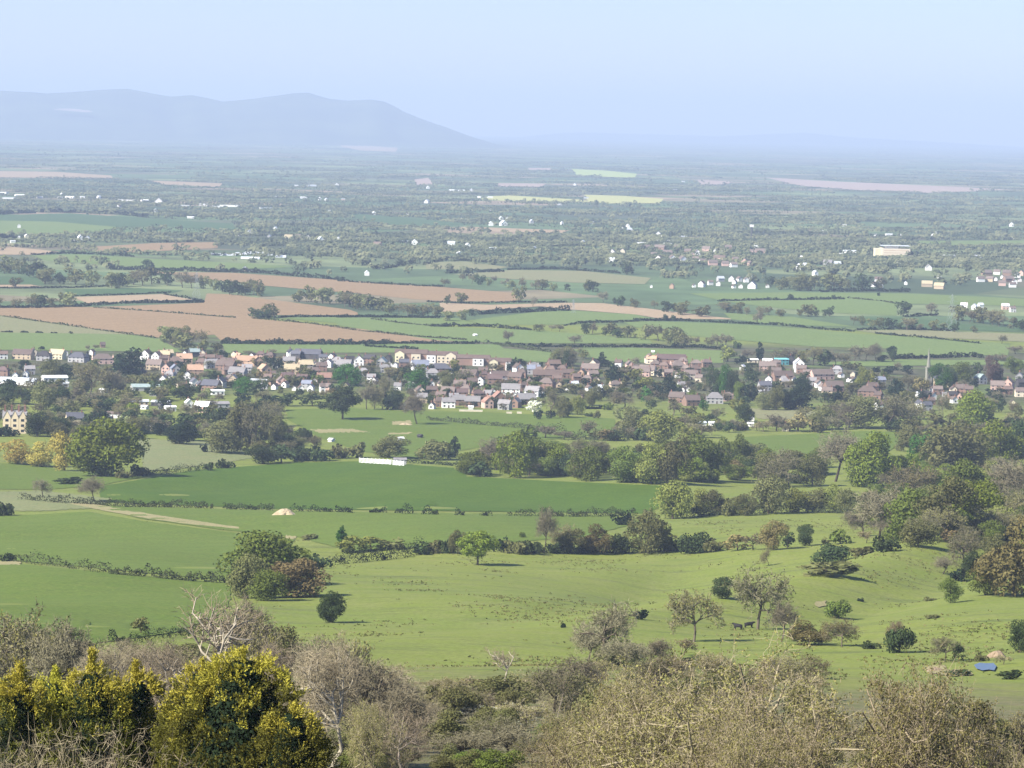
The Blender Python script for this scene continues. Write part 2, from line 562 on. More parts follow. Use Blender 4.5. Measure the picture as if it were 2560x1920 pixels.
FIELDS = [
    # around the pasture
    ('crop_field', 'O', 'crop', [(-60, 1212), (40, 1219), (250, 1240), (500, 1262), (495, 1310), (470, 1330), (385, 1366), (0, 1420), (-60, 1420)], 'smooth green crop field below the hedge at the left'),
    ('crop_field', 'O', 'crop', [(-60, 1112), (60, 1113), (190, 1106), (300, 1125), (490, 1150), (640, 1166), (600, 1200), (500, 1256), (250, 1232), (40, 1212), (-60, 1206)], 'green crop field between the bare track and the long hedge'),
    ('crop_field', 'O', 'crop', [(200, 1093), (600, 1104), (830, 1108), (1300, 1114), (1400, 1125), (1260, 1160), (1000, 1180), (760, 1192), (640, 1160), (480, 1145), (300, 1120)], 'narrow green crop field beyond the lone oak'),
    ('crop_field', 'O', 'deep', [(215, 1052), (420, 1016), (640, 1000), (780, 997), (990, 1012), (1010, 1030), (1200, 1040), (1430, 1050), (1450, 1080), (1405, 1110), (1000, 1105), (600, 1100), (220, 1085)], 'large deep green crop field in the middle distance'),
    ('meadow', 'O', 'crop', [(-60, 1000), (60, 1003), (150, 1018), (330, 1027), (210, 1050), (100, 1058), (-60, 1057)], 'light green meadow by the yellow willows'),
    ('meadow', 'O', 'rough', [(-60, 1064), (90, 1060), (240, 1078), (205, 1098), (100, 1104), (-60, 1106)], 'rough pale strip of meadow at the left'),
    ('track', 'O', 'bareearth', [(100, 1074), (150, 1076), (230, 1094), (330, 1112), (520, 1140), (515, 1143), (400, 1132), (300, 1118), (200, 1099), (130, 1084)], 'bare earth track between two green crops'),
    ('rough_field', 'O', 'rough', [(300, 948), (440, 955), (540, 978), (545, 990), (400, 1012), (310, 1018)], 'pale rough grass behind the big leafy oak'),
    ('park_meadow', 'O', 'crop', [(620, 885), (760, 882), (860, 888), (1040, 890), (1330, 905), (1330, 935), (1050, 965), (900, 990), (780, 975), (690, 945), (620, 905)], 'green park meadow before the village'),
    ('park_meadow', 'O', 'crop', [(1600, 945), (1860, 932), (1990, 935), (1900, 985), (1640, 982)], 'green meadow between woods at the right'),
    ('park_meadow', 'O', 'tang', [(1600, 882), (1720, 886), (1840, 895), (1800, 912), (1640, 905)], 'dry pale meadow by the village gardens'),
    ('bare_ground', 'O', 'bareearth', [(670, 928), (760, 927), (800, 934), (690, 936)], 'worn earth patch in the park meadow'),
    ('bare_ground', 'O', 'bareearth', [(848, 911), (885, 909), (890, 916), (850, 918)], 'worn earth patch by the leaning bare tree'),
    ('bare_ground', 'O', 'bareearth', [(840, 936), (890, 934), (880, 944), (845, 943)], 'worn earth patch near the paddock'),
    ('bare_ground', 'D', 'bareearth', [(-80, 1040), (130, 1042), (130, 1062), (-80, 1066)], 'bare gateway at the end of the left hedge'),
    ('bare_ground', 'D', 'bareearth', [(1830, 872), (1900, 880), (1890, 900), (1840, 892)], 'bare spot at the end of the sandy path'),
    ('bare_ground', 'I', 'bareearth', [(1570, 640), (1700, 630), (1720, 660), (1860, 660), (1880, 690), (1740, 700), (1600, 680)], 'bare soil beside the pond'),
    ('bare_ground', 'I', 'bareearth', [(870, 222), (935, 215), (940, 245), (880, 255)], 'reddish bare scrape on the pasture'),
    # plain behind the village
    ('meadow', 'A', 'farg', [(-160, 590), (300, 598), (600, 600), (860, 612), (1030, 640), (1170, 722), (-160, 705)], 'light green meadow behind the left end of the village'),
    ('meadow', 'A', 'tang', [(-160, 486), (0, 490), (400, 545), (850, 610), (600, 604), (-160, 594)], 'dry meadow strip beside the ploughed field'),
    ('ploughed_field', 'A', 'brown', [(-160, 440), (130, 432), (620, 432), (1310, 405), (1330, 345), (1480, 350), (2250, 450), (2300, 468), (2300, 484), (1790, 484), (1620, 505), (2000, 540), (2700, 612), (3000, 652), (2300, 662), (1420, 648), (1380, 610), (1050, 632), (850, 610), (0, 487), (-160, 484)], 'large brown ploughed field at the left'),
    ('meadow', 'A', 'farg', [(1430, 668), (2300, 668), (3200, 672), (3300, 735), (2700, 725), (1450, 728)], 'thin green meadow right behind the houses'),
    ('meadow', 'B', 'farg', [(640, 680), (900, 688), (1360, 720), (1380, 790), (1000, 765), (760, 735), (380, 720)], 'green meadow behind the apartment row'),
    ('meadow', 'B', 'farg', [(-20, 508), (250, 530), (560, 556), (1230, 580), (1990, 640), (2010, 668), (1100, 664), (640, 648), (-20, 550)], 'long green meadow between two dark hedges'),
    ('meadow', 'B', 'farg', [(820, 518), (1250, 465), (1480, 452), (1900, 480), (2030, 510), (1560, 522), (1440, 545), (1100, 548), (900, 540)], 'green meadow under the curved dark thicket'),
    ('meadow', 'B', 'farg', [(190, 505), (500, 500), (760, 505), (880, 540), (580, 545)], 'small green meadow beside the field island'),
    ('meadow', 'A', 'farg', [(1800, 500), (2300, 496), (2700, 515), (3000, 545), (2600, 560), (2200, 540)], 'green wedge of meadow right of the field island'),
    ('ploughed_field', 'A', 'brown', [(960, 205), (1500, 212), (2212, 260), (2850, 305), (3290, 340), (3350, 385), (3260, 398), (2900, 395), (2700, 385), (2300, 345), (1900, 312), (1700, 295), (1250, 245)], 'long brown ploughed field behind the tree belt'),
    ('ploughed_field', 'B', 'tan', [(640, 405), (960, 418), (1460, 405), (1690, 408), (2212, 470), (2560, 512), (2060, 508), (1900, 480), (1480, 448), (1280, 428), (900, 455), (650, 468)], 'pale tan ploughed strip beyond the green meadows'),
    ('stubble_field', 'B', 'tang', [(550, 145), (800, 138), (1085, 175), (1000, 190), (700, 188), (555, 190)], 'small straw-coloured field among far trees'),
    ('stubble_field', 'B', 'tang', [(720, 222), (1120, 193), (1560, 200), (2000, 245), (1960, 285), (1500, 275), (1100, 252)], 'straw-coloured field with trees on its near edge'),
    ('meadow', 'A', 'farg', [(190, 100), (500, 93), (1000, 123), (1650, 155), (1900, 175), (1600, 186), (1000, 182), (300, 134)], 'bright far meadow at the left'),
    ('stubble_field', 'A', 'tan', [(-60, 60), (60, 45), (380, 75), (280, 96), (-60, 95)], 'pale tan field at the far left edge'),
    ('ploughed_field', 'A', 'brown', [(600, 45), (1000, 20), (1400, 15), (1400, 52), (850, 82), (620, 74)], 'far brown field in front of the farm sheds'),
    ('meadow', 'A', 'fard', [(-100, 240), (230, 238), (290, 290), (-100, 285)], 'dark meadow behind the left trees'),
    ('stubble_field', 'A', 'tan', [(-60, 290), (200, 288), (270, 302), (-60, 308)], 'thin pale strip of stubble at the left edge'),
    ('meadow', 'A', 'fard', [(400, 318), (900, 312), (1180, 326), (1100, 342), (450, 356)], 'dark green strip in front of the tree belt'),
    ('stubble_field', 'A', 'tan', [(470, 368), (1040, 350), (1240, 385), (560, 408)], 'pale strip beside the pylon'),
    ('meadow', 'C', 'farg', [(60, 345), (700, 338), (1500, 345), (2400, 388), (2400, 430), (1400, 410), (1000, 385), (250, 388)], 'green meadow below the white cottages'),
    ('meadow', 'C', 'farg', [(250, 392), (1080, 385), (1400, 412), (1390, 490), (900, 465), (500, 425)], 'second green meadow below the white cottages'),
    ('meadow', 'C', 'farg', [(280, 470), (700, 492), (1130, 560), (640, 548), (330, 512)], 'thin pale green meadow at the right'),
    ('meadow', 'C', 'fard', [(1100, 500), (1450, 500), (2000, 560), (2400, 570), (2400, 600), (1500, 572), (1200, 540)], 'dull meadow behind the thorn trees'),
    ('meadow', 'C', 'farg', [(-380, 520), (-20, 528), (320, 540), (640, 562), (1120, 602), (2120, 668), (2110, 742), (1400, 748), (1370, 700), (900, 690), (300, 640), (0, 610), (-300, 560)], 'broad green meadow behind the right side of the village'),
    ('stubble_field', 'C', 'tang', [(1130, 582), (1500, 580), (2400, 612), (2400, 665), (1700, 632), (1250, 600)], 'yellowish meadow at the right edge'),
    ('meadow', 'C', 'farg', [(-700, 705), (-300, 695), (270, 712), (280, 792), (-20, 800), (-500, 780)], 'green meadow behind the red-brown roofs'),
    ('meadow', 'C', 'farg', [(1390, 770), (2300, 775), (2300, 800), (1100, 815), (850, 792)], 'narrow green meadow behind the church'),
    # far away
    ('rape_field', 'R', 'rape', [(-100, 572), (-10, 568), (300, 587), (340, 596), (60, 597), (-140, 586)], 'pale yellow rape field left of the other'),
    ('rape_field', 'R', 'rape', [(310, 565), (480, 570), (655, 583), (640, 602), (420, 603), (330, 596)], 'bright yellow rape field in the far plain'),
    ('crop_field', 'R', 'lime', [(258, 454), (400, 460), (540, 475), (530, 492), (400, 488), (280, 480)], 'far lime green field'),
    ('bare_field', 'R', 'pink', [(1090, 490), (1400, 508), (1950, 532), (2160, 545), (1800, 557), (1500, 545), (1250, 527)], 'long pale pink field far right'),
    ('bare_field', 'R', 'pink', [(800, 501), (955, 508), (930, 520), (815, 524)], 'small pale pink field in the far plain'),
    ('bare_field', 'R', 'pink', [(-60, 515), (150, 517), (120, 535), (-60, 530)], 'pale pink field above the rape'),
    ('bare_field', 'R', 'pink', [(70, 449), (170, 450), (165, 460), (75, 458)], 'tiny pale field far off'),
    ('bare_field', 'L', 'tan', [(1460, 344), (1720, 362), (1710, 380), (1560, 374), (1480, 360)], 'far tan field under the right hill'),
    ('bare_field', 'L', 'tan', [(-60, 462), (240, 466), (480, 482), (490, 496), (-60, 490)], 'far tan field left'),
    ('bare_field', 'L', 'tan', [(650, 504), (960, 516), (950, 534), (700, 520)], 'far tan strip left of centre'),
    ('bare_field', 'L', 'pink', [(1790, 500), (1850, 492), (1870, 520), (1800, 522)], 'far reddish field'),
    ('meadow', 'L', 'fard', [(-60, 655), (300, 645), (640, 668), (1000, 690), (1010, 716), (700, 700), (480, 704), (-60, 690)], 'far dark green meadow left'),
    ('meadow', 'L', 'farg', [(-60, 676), (240, 682), (520, 706), (400, 730), (100, 742), (-60, 744)], 'far light green meadow left'),
    ('meadow', 'r', 'fard', [(700, 655), (-40, 500), (200, 492), (1000, 560), (1640, 620), (1100, 650)], 'far dull meadow in the centre'),
    ('bare_field', 'r', 'tan', [(1080, 665), (1640, 655), (2260, 680), (2900, 700), (2800, 735), (2000, 725)], 'far tan field in the centre'),
    ('meadow', 's', 'farg', [(1160, 165), (2300, 160), (2300, 215), (1500, 220), (1180, 190)], 'far green meadow at the right'),
    ('meadow', 'q', 'fard', [(0, 580), (780, 610), (820, 690), (300, 680), (0, 660)], 'far dark meadow before the white sheds'),
]
for fd in FIELDS:
    field(*fd)


# ------------------------------------------------------------------ hills
def ridge(name, pts, dist, width, mat, label, seed, spur=.22):
    pts = [px(*p) for p in pts]
    us = np.linspace(pts[0][0], pts[-1][0], 260)
    vv = np.interp(us, [p[0] for p in pts], [p[1] for p in pts])
    rng = np.random.default_rng(seed)
    ph = rng.uniform(0, 6.28, 12)
    n = 40
    V = np.zeros((len(us), n, 3))
    for i, (u, v) in enumerate(zip(us, vv)):
        d = ray(u, v)
        e = min(1, i / 30, (len(us) - 1 - i) / 12)
        top = max(0, EYE[2] + d[2] * dist) * e * e * (3 - 2 * e)
        for j in range(n):
            s = j / (n - 1) * 2 - 1                      # -1 near foot, 0 ridge, 1 far foot
            y = dist + s * width
            prof = (1 - abs(s)) ** 1.25
            sp = sum(math.sin(u / (90 / (k + 1)) + ph[k] + s * 2.5 * (k % 3)) / (k + 1) for k in range(6))
            prof = prof * (1 + spur * sp * (1 - prof) * 1.2)
            V[i, j] = (d[0] * y, y, max(-.8, top * prof - .8 * (1 - prof)))
    k = n
    i = np.arange(len(us) - 1)[:, None] * k + np.arange(k - 1)[None, :]
    f = np.stack([i, i + k, i + k + 1, i + 1], -1).reshape(-1, 4)
    o = obj(name, mesh_from(name, V.reshape(-1, 3), f, [mat]))
    for pl in o.data.polygons:
        pl.use_smooth = True
    structure(o, label)
    return us, V


hm, nt, out = nodes('hill_cover')
g = N(nt, 'ShaderNodeNewGeometry')
hc = mixc(nt, mapr(nt, noise(nt, g.outputs['Position'], .0016, 5, .65), .4, .62, 0, 1), (.045, .062, .03), (.085, .105, .045))
bsdf(nt, out, hc, .95, .1)
us_, V_ = ridge('hill_range', [('L', -420, 150), ('L', -160, 100), ('L', 0, 110), ('L', 200, 122), ('L', 340, 112), ('L', 460, 105), ('L', 550, 98), ('L', 640, 116), ('L', 740, 132), ('L', 830, 128), ('L', 900, 142), ('L', 960, 158), ('L', 1100, 146), ('L', 1200, 131), ('L', 1260, 120), ('L', 1330, 116), ('L', 1420, 146), ('L', 1500, 151), ('L', 1600, 146), ('L', 1660, 154), ('L', 1700, 172), ('L', 1750, 203), ('L', 1800, 225), ('L', 1860, 248), ('L', 1930, 272), ('L', 1990, 296), ('L', 2050, 318), ('L', 2120, 338), ('L', 2220, 350)],
      34000, 3400, hm, 'long blue hazy hill range on the left horizon', 3)
def hill_patch(pts, label):
    up, lo = [], []
    for x, y0, y1 in pts:
        for y, lst in ((y0, up), (y1, lo)):
            u, v = px('L', x, y)
            col = V_[int(np.argmin(np.abs(us_ - u)))]
            rows = [to_px(q)[1] for q in col[:20]]
            j = next(k for k in range(19) if rows[k + 1] <= v <= rows[k] or k == 18)
            t = (rows[j] - v) / (rows[j] - rows[j + 1] + 1e-9)
            q = col[j] + (col[j + 1] - col[j]) * min(1, max(0, t))
            lst.append(q + np.array([0, -300, 14]))
    n = len(pts)
    me = mesh_from('hill_field', up + lo, [(i, n + i, n + i + 1, i + 1) for i in range(n - 1)], [M['pink']])
    structure(obj('hill_field', me), label)


hill_patch([(255, 201, 205), (290, 199, 208), (340, 201, 212), (390, 206, 216), (420, 211, 215)], 'pale bare field high on the hazy hill side')
wm, nt, out = nodes('wooded_hill_cover')
g = N(nt, 'ShaderNodeNewGeometry')
bsdf(nt, out, mixc(nt, noise(nt, g.outputs['Position'], .01, 4), (.03, .042, .022), (.06, .075, .035)), .95, .1)
ridge('wooded_hill', [('R', 560, 418), ('R', 700, 400), ('R', 830, 380), ('R', 960, 374), ('R', 1100, 382), ('R', 1300, 398), ('R', 1600, 415), ('R', 2000, 428), ('R', 2400, 448)],
      38000, 2600, wm, 'low dark wooded rise far right', 5, .1)
ridge('far_hill_range', [('R', -100, 325), ('R', 100, 305), ('R', 300, 294), ('R', 600, 303), ('R', 900, 312), ('R', 1100, 303), ('R', 1260, 296), ('R', 1500, 318), ('R', 1900, 340), ('R', 2400, 372)],
      58500, 3000, hm, 'faint hill line on the right horizon', 9)

# ------------------------------------------------------------------ haze: the air over the whole plain
hz, nt, out = nodes('haze_air')
pv = N(nt, 'ShaderNodeVolumePrincipled')
pv.inputs['Color'].default_value = (*HAZE_COLOR, 1)
pv.inputs['Density'].default_value = HAZE_DENSITY
pv.inputs['Density Attribute'].default_value = ''
pv.inputs['Anisotropy'].default_value = 0.0
nt.links.new(pv.outputs[0], out.inputs['Volume'])
try:
    hz.cycles.homogeneous_volume = True
except Exception:
    pass
X0, X1, Y0, Y1, Z0, Z1 = -57000, 57000, -400, 63000, -1.8, 720
hv = [(x, y, z) for z in (Z0, Z1) for y in (Y0, Y1) for x in (X0, X1)]
hf = [(0, 2, 3, 1), (4, 5, 7, 6), (0, 1, 5, 4), (2, 6, 7, 3), (0, 4, 6, 2), (1, 3, 7, 5)]
ho = obj('haze', mesh_from('haze', hv, hf, [hz]))
ho['kind'] = 'stuff'
ho['label'] = 'pale blue spring haze over the plain'

# ------------------------------------------------------------------ tree shapes (unit size: 1 high, 1 wide)
def quads(c, n, s, rng, asp=.7, droop=None):
    """one irregular leaf-clump quad at every centre c with normal n and half size s"""
    k = len(c)
    n = n / (np.linalg.norm(n, axis=1, keepdims=True) + 1e-9)
    t = rng.normal(size=(k, 3)) if droop is None else droop
    t = t - (t * n).sum(1, keepdims=True) * n
    t /= np.linalg.norm(t, axis=1, keepdims=True) + 1e-9
    b = np.cross(n, t)
    s = np.broadcast_to(np.asarray(s, float), (k,))[:, None]
    j = lambda: rng.uniform(.6, 1.2, (k, 1))
    V = np.stack([c + t * s * j(), c + b * s * asp * j(), c - t * s * j(), c - b * s * asp * j()], 1)
    F = np.arange(4 * k).reshape(k, 4)
    return V.reshape(-1, 3), F


def strips(p0, p1, w0, w1, rng):
    """flat tapering twigs"""
    d = p1 - p0
    k = len(d)
    n = rng.normal(size=(k, 3))
    s = np.cross(d, n)
    s /= np.linalg.norm(s, axis=1, keepdims=True) + 1e-9
    w0 = np.broadcast_to(np.asarray(w0, float), (k,))[:, None]
    w1 = np.broadcast_to(np.asarray(w1, float), (k,))[:, None]
    V = np.stack([p0 - s * w0, p0 + s * w0, p1 + s * w1, p1 - s * w1], 1)
    return V.reshape(-1, 3), np.arange(4 * k).reshape(k, 4)


def tubes(p0, p1, r0, r1, sides=4):
    p0, p1 = np.asarray(p0, float), np.asarray(p1, float)
    k = len(p0)
    d = p1 - p0
    L = np.linalg.norm(d, axis=1, keepdims=True) + 1e-9
    d = d / L
    p1 = p1 + d * np.minimum(L * .04, np.asarray(r1, float).reshape(-1, 1))
    h = np.where(np.abs(d[:, 2:3]) > .9, [[1.0, 0, 0]], [[0, 0, 1.0]])
    a = np.cross(d, h)
    a /= np.linalg.norm(a, axis=1, keepdims=True)
    b = np.cross(d, a)
    an = np.arange(sides) / sides * 2 * math.pi
    ring = np.cos(an)[None, :, None] * a[:, None, :] + np.sin(an)[None, :, None] * b[:, None, :]
    V = np.concatenate([p0[:, None] + ring * np.asarray(r0, float).reshape(-1, 1, 1), p1[:, None] + ring * np.asarray(r1, float).reshape(-1, 1, 1)], 1)
    i = np.arange(sides)
    q = np.stack([i, (i + 1) % sides, sides + (i + 1) % sides, sides + i], 1)
    F = (np.arange(k)[:, None, None] * 2 * sides + q[None]).reshape(-1, 4)
    return V.reshape(-1, 3), F


def join(*parts):
    V, F, MI, o = [], [], [], 0
    for v, f, mi in parts:
        V.append(v)
        F.append(f + o)
        MI.append(np.full(len(f), mi))
        o += len(v)
    return np.concatenate(V), np.concatenate(F), np.concatenate(MI)


def sph(rng, k, up=0.0):
    d = rng.normal(size=(k, 3))
    d[:, 2] += up
    return d / np.linalg.norm(d, axis=1, keepdims=True)


def norm_xyz(V, ground=0.0):
    for a in (0, 1):
        lo, hi = np.percentile(V[:, a], 1), np.percentile(V[:, a], 99)
        V[:, a] = (V[:, a] - (lo + hi) / 2) / (hi - lo)
    z0, z1 = np.percentile(V[:, 2], .8), np.percentile(V[:, 2], 99.5)
    V[:, 2] = np.maximum(ground * .4, ground + (V[:, 2] - z0) * (1 - ground) / (z1 - z0))
    return V


def leafy(seed, n=5200, leaf=.0225, lobes=20, cz=.55, rz=.47, shape='round', lobe=(.14, .25), low=.07):
    rng = np.random.default_rng(seed)
    C = []
    while len(C) < lobes:
        p = rng.uniform(-1, 1, 3)
        q = np.linalg.norm(p)
        if q > 1 or q < .35:
            continue
        if shape == 'cone':
            h = (p[2] + 1) / 2
            p[:2] *= (1.05 - h)
        elif shape == 'column':
            p[:2] *= .9
        elif shape == 'bush':
            p[2] = abs(p[2]) * 1.0 - .2
        elif shape == 'dome':
            p[2] = p[2] * .9 + .1 - .2 * (p[0] ** 2 + p[1] ** 2)
        C.append((p[0] * .36, p[1] * .36, cz + p[2] * rz * .78))
    C = np.array(C)
    R = rng.uniform(*lobe, len(C))
    if shape == 'cone':
        R *= np.clip(1.25 - C[:, 2], .3, 1)
    w = R ** 2
    i = rng.choice(len(C), n, p=w / w.sum())
    d = sph(rng, n, .25)
    rad = R[i] * np.sqrt(rng.uniform(.35, 1.0, n))
    P = C[i] + d * rad[:, None] * np.array([1, 1, .85])
    P[:, 2] = np.maximum(P[:, 2], low * rng.uniform(.3, 1, n))
    nn = d * .9 + rng.normal(size=(n, 3)) * .5
    V, F = quads(P, nn, leaf * rng.uniform(.7, 1.35, n), rng)
    V = norm_xyz(V, low)
    # trunk and limbs
    fork = np.array([rng.uniform(-.02, .02), 0, .30])
    p0, p1, r0, r1 = [(0, 0, -.02), ], [tuple(fork)], [.036], [.026]
    for k in rng.choice(len(C), min(5, len(C)), replace=False):
        p0.append(tuple(fork))
        p1.append(tuple(C[k]))
        r0.append(.02)
        r1.append(.006)
    return (V, F), tubes(p0, p1, r0, r1, 6)


def branches(seed, levels=4, spread=.75, kids=(6, 5, 5, 4, 3), trunk=.26, lean=0.0, up=.35, shrink=.62, crook=.18):
    """a bare crown: a list of segments per level, grown limb by limb"""
    rng = np.random.default_rng(seed)
    S = [[] for _ in range(levels + 1)]

    def limb(p, d, L, r, lv):
        n = 3 if lv < 2 else 2
        pts = [p]
        for i in range(n):
            d = d + rng.normal(size=3) * crook
            d[2] += up * .22
            d /= np.linalg.norm(d)
            pts.append(pts[-1] + d * L / n)
        for i in range(n):
            S[lv].append((pts[i], pts[i + 1], r * (1 - .45 * i / n), r * (1 - .45 * (i + 1) / n)))
        if lv >= levels:
            return
        for c in range(kids[lv]):
            t = rng.uniform(.3, 1.0) if lv else rng.uniform(.55, 1.0)
            k = min(int(t * n), n - 1)
            q = pts[k] + (pts[k + 1] - pts[k]) * (t * n - k)
            a = rng.normal(size=3)
            a -= a @ d * d
            a /= np.linalg.norm(a) + 1e-9
            e = d * (1 - spread * .55) + a * spread
            e[2] += up * .3
            limb(q, e / np.linalg.norm(e), L * shrink * rng.uniform(.75, 1.2), r * .55, lv + 1)

    limb(np.zeros(3), np.array([lean, 0, 1.0]) / math.hypot(lean, 1), trunk, .03, 0)
    A = []
    for lv in range(levels + 1):
        s = S[lv]
        A.append((np.array([q[0] for q in s]), np.array([q[1] for q in s]), np.array([q[2] for q in s]), np.array([q[3] for q in s])))
    allp = np.concatenate([a[1] for a in A])
    lo, hi = np.percentile(allp, 1, 0), np.percentile(allp, 99.3, 0)
    sc_ = 1 / hi[2]
    sx = 1 / (hi[0] - lo[0])
    sy = 1 / (hi[1] - lo[1])
    k = np.array([sx, sy, sc_])
    return [(a[0] * k, a[1] * k, a[2], a[3]) for a in A]


def bare(seed, levels=4, tw=.004, thick=1.0, leaves=0, leaf=.012, wood=2, mist=0, mistsize=1.0, **kw):
    """trunk with main limbs, and a crown of twigs (material 0) with optional buds or leaves (material 1)"""
    A = branches(seed, levels, **kw)
    rng = np.random.default_rng(seed + 77)
    tv = [tubes(a[0], a[1], a[2] * thick, a[3] * thick, 5) for a in A[:wood]]
    trunk = join(*[(v, f, 0) for v, f in tv])[:2]
    parts = []
    for lv in range(wood, levels + 1):
        a = A[lv]
        w = tw * (1.9 if lv == wood else 1.35 if lv == wood + 1 else 1.0)
        if lv == wood:
            v, f = tubes(a[0], a[1], np.maximum(a[2] * thick, tw), np.maximum(a[3] * thick, tw * .8), 3)
        else:
            v, f = strips(a[0], a[1], w, w * .55, rng)
        parts.append((v, f, 0))
    if leaves:
        a = A[-1]
        i = rng.integers(0, len(a[0]), leaves)
        t = rng.uniform(0, 1, (leaves, 1))
        P = a[0][i] * (1 - t) + a[1][i] * t + rng.normal(size=(leaves, 3)) * .006
        v, f = quads(P, rng.normal(size=(leaves, 3)) + [0, 0, .5], leaf * rng.uniform(.6, 1.3, leaves), rng)
        parts.append((v, f, 1))
    if mist:
        a = A[-1]
        i = rng.integers(0, len(a[0]), mist)
        t = rng.uniform(0, 1, (mist, 1))
        P = a[0][i] * (1 - t) + a[1][i] * t + rng.normal(size=(mist, 3)) * .014
        e = a[1][i] - a[0][i] + rng.normal(size=(mist, 3)) * .02
        v, f = quads(P, rng.normal(size=(mist, 3)), .022 * rng.uniform(.6, 1.4, mist) * mistsize, rng, .14, e)
        parts.append((v, f, 0))
    return join(*parts), trunk


PROTO = {}


def proto(key, crown, trunk, leafmats, bark):
    """crown mesh, trunk mesh, and one mesh of both for copies too small to show parts"""
    v, f = crown[0], crown[1]
    mi = crown[2] if len(crown) > 2 else np.zeros(len(f), int)
    cm = mesh_from(key + '_crown', v, f, leafmats, mi)
    tm = mesh_from(key + '_trunk', trunk[0], trunk[1], [bark])
    w, g, q = join((v, f, 0), (trunk[0], trunk[1], len(leafmats)))
    q[:len(f)] = mi
    om = mesh_from(key + '_tree', w, g, list(leafmats) + [bark], q)
    PROTO.setdefault(key, []).append((cm, tm, om))


for s in range(4):
    proto('round', *leafy(10 + s), [LEAF['green']], TWIG['bark'])
    proto('small', *leafy(30 + s, n=420, leaf=.06, lobes=10), [LEAF['green']], TWIG['bark'])
for s in range(3):
    proto('oak', *leafy(50 + s, n=8000, leaf=.020, lobes=38, lobe=(.10, .2), cz=.53, rz=.50, low=.06), [LEAF['green']], TWIG['bark'])
    proto('domeoak', *leafy(45 + s, n=8500, leaf=.020, shape='dome', lobes=40, lobe=(.12, .2), cz=.50, rz=.50, low=.04), [LEAF['green']], TWIG['bark'])
    proto('parkoak', *leafy(40 + s, n=6500, leaf=.021, lobes=30, lobe=(.11, .19), cz=.62, rz=.40, low=.26), [LEAF['green']], TWIG['bark'])
    proto('dome', *leafy(20 + s, n=4200, shape='dome', cz=.5, rz=.5, lobes=20), [LEAF['pale']], TWIG['bark'])
    proto('bush', *leafy(60 + s, n=2200, leaf=.032, shape='bush', cz=.4, rz=.55, lobes=14, low=.0), [LEAF['dgreen']], TWIG['bark'])
    proto('smallbush', *leafy(70 + s, n=320, leaf=.075, shape='bush', cz=.4, rz=.55, lobes=9, low=.0), [LEAF['dgreen']], TWIG['bark'])
    proto('cone', *leafy(80 + s, n=1500, leaf=.034, shape='cone', cz=.5, rz=.55, lobes=26, lobe=(.08, .2), low=.03), [LEAF['dark']], TWIG['darkbark'])
    proto('column', *leafy(90 + s, n=1300, leaf=.04, shape='column', cz=.52, rz=.55, lobes=20, lobe=(.12, .22), low=.03), [LEAF['dark']], TWIG['darkbark'])
    proto('bare', *bare(100 + s, 4, tw=.0036, kids=(9, 7, 6, 5), trunk=.09, spread=.95, up=.2, mist=3500), [TWIG['bare']], TWIG['bark'])
    proto('smallbare', *bare(110 + s, 3, tw=.010, kids=(9, 7, 6), trunk=.08, spread=.95, up=.2, mist=900, mistsize=2), [TWIG['bare']], TWIG['bark'])
    proto('bud', *bare(120 + s, 4, tw=.0032, kids=(9, 7, 5, 4), leaves=3000, leaf=.017, trunk=.08, spread=.95, up=.2, mist=1200), [TWIG['bare'], LEAF['bud']], TWIG['bark'])
    proto('smallbud', *bare(130 + s, 3, tw=.008, kids=(9, 7, 5), leaves=800, leaf=.034, trunk=.07, spread=.95, up=.2, mist=300, mistsize=2), [TWIG['bare'], LEAF['olive']], TWIG['bark'])
for s in range(2):
    proto('bigbare', *bare(140 + s, 5, tw=.0012, kids=(9, 6, 5, 5, 5), wood=3, trunk=.16, spread=.9, crook=.26, up=.2), [TWIG['beige']], TWIG['palebark'])
    proto('bigbud', *bare(150 + s, 5, tw=.0011, kids=(9, 6, 5, 5, 5), leaves=26000, leaf=.0068, wood=2, trunk=.16, spread=1.0, crook=.4, up=.12), [TWIG['beige'], LEAF['bud']], TWIG['bark'])
    proto('twiggy', *bare(180 + s, 5, tw=.0007, kids=(10, 6, 5, 5, 5), wood=2, trunk=.3, spread=.95, crook=.42, thick=.28, up=.2), [TWIG['beige']], TWIG['bark'])
    proto('birch', *bare(160 + s, 4, tw=.0018, kids=(14, 5, 4, 3), trunk=.8, shrink=.36, spread=.6, thick=.55, wood=1), [TWIG['bare']], TWIG['palebark'])
    proto('giant', *bare(170 + s, 4, tw=.0016, kids=(6, 5, 5, 5), trunk=.34, wood=3, crook=.26), [TWIG['beige']], TWIG['palebark'])

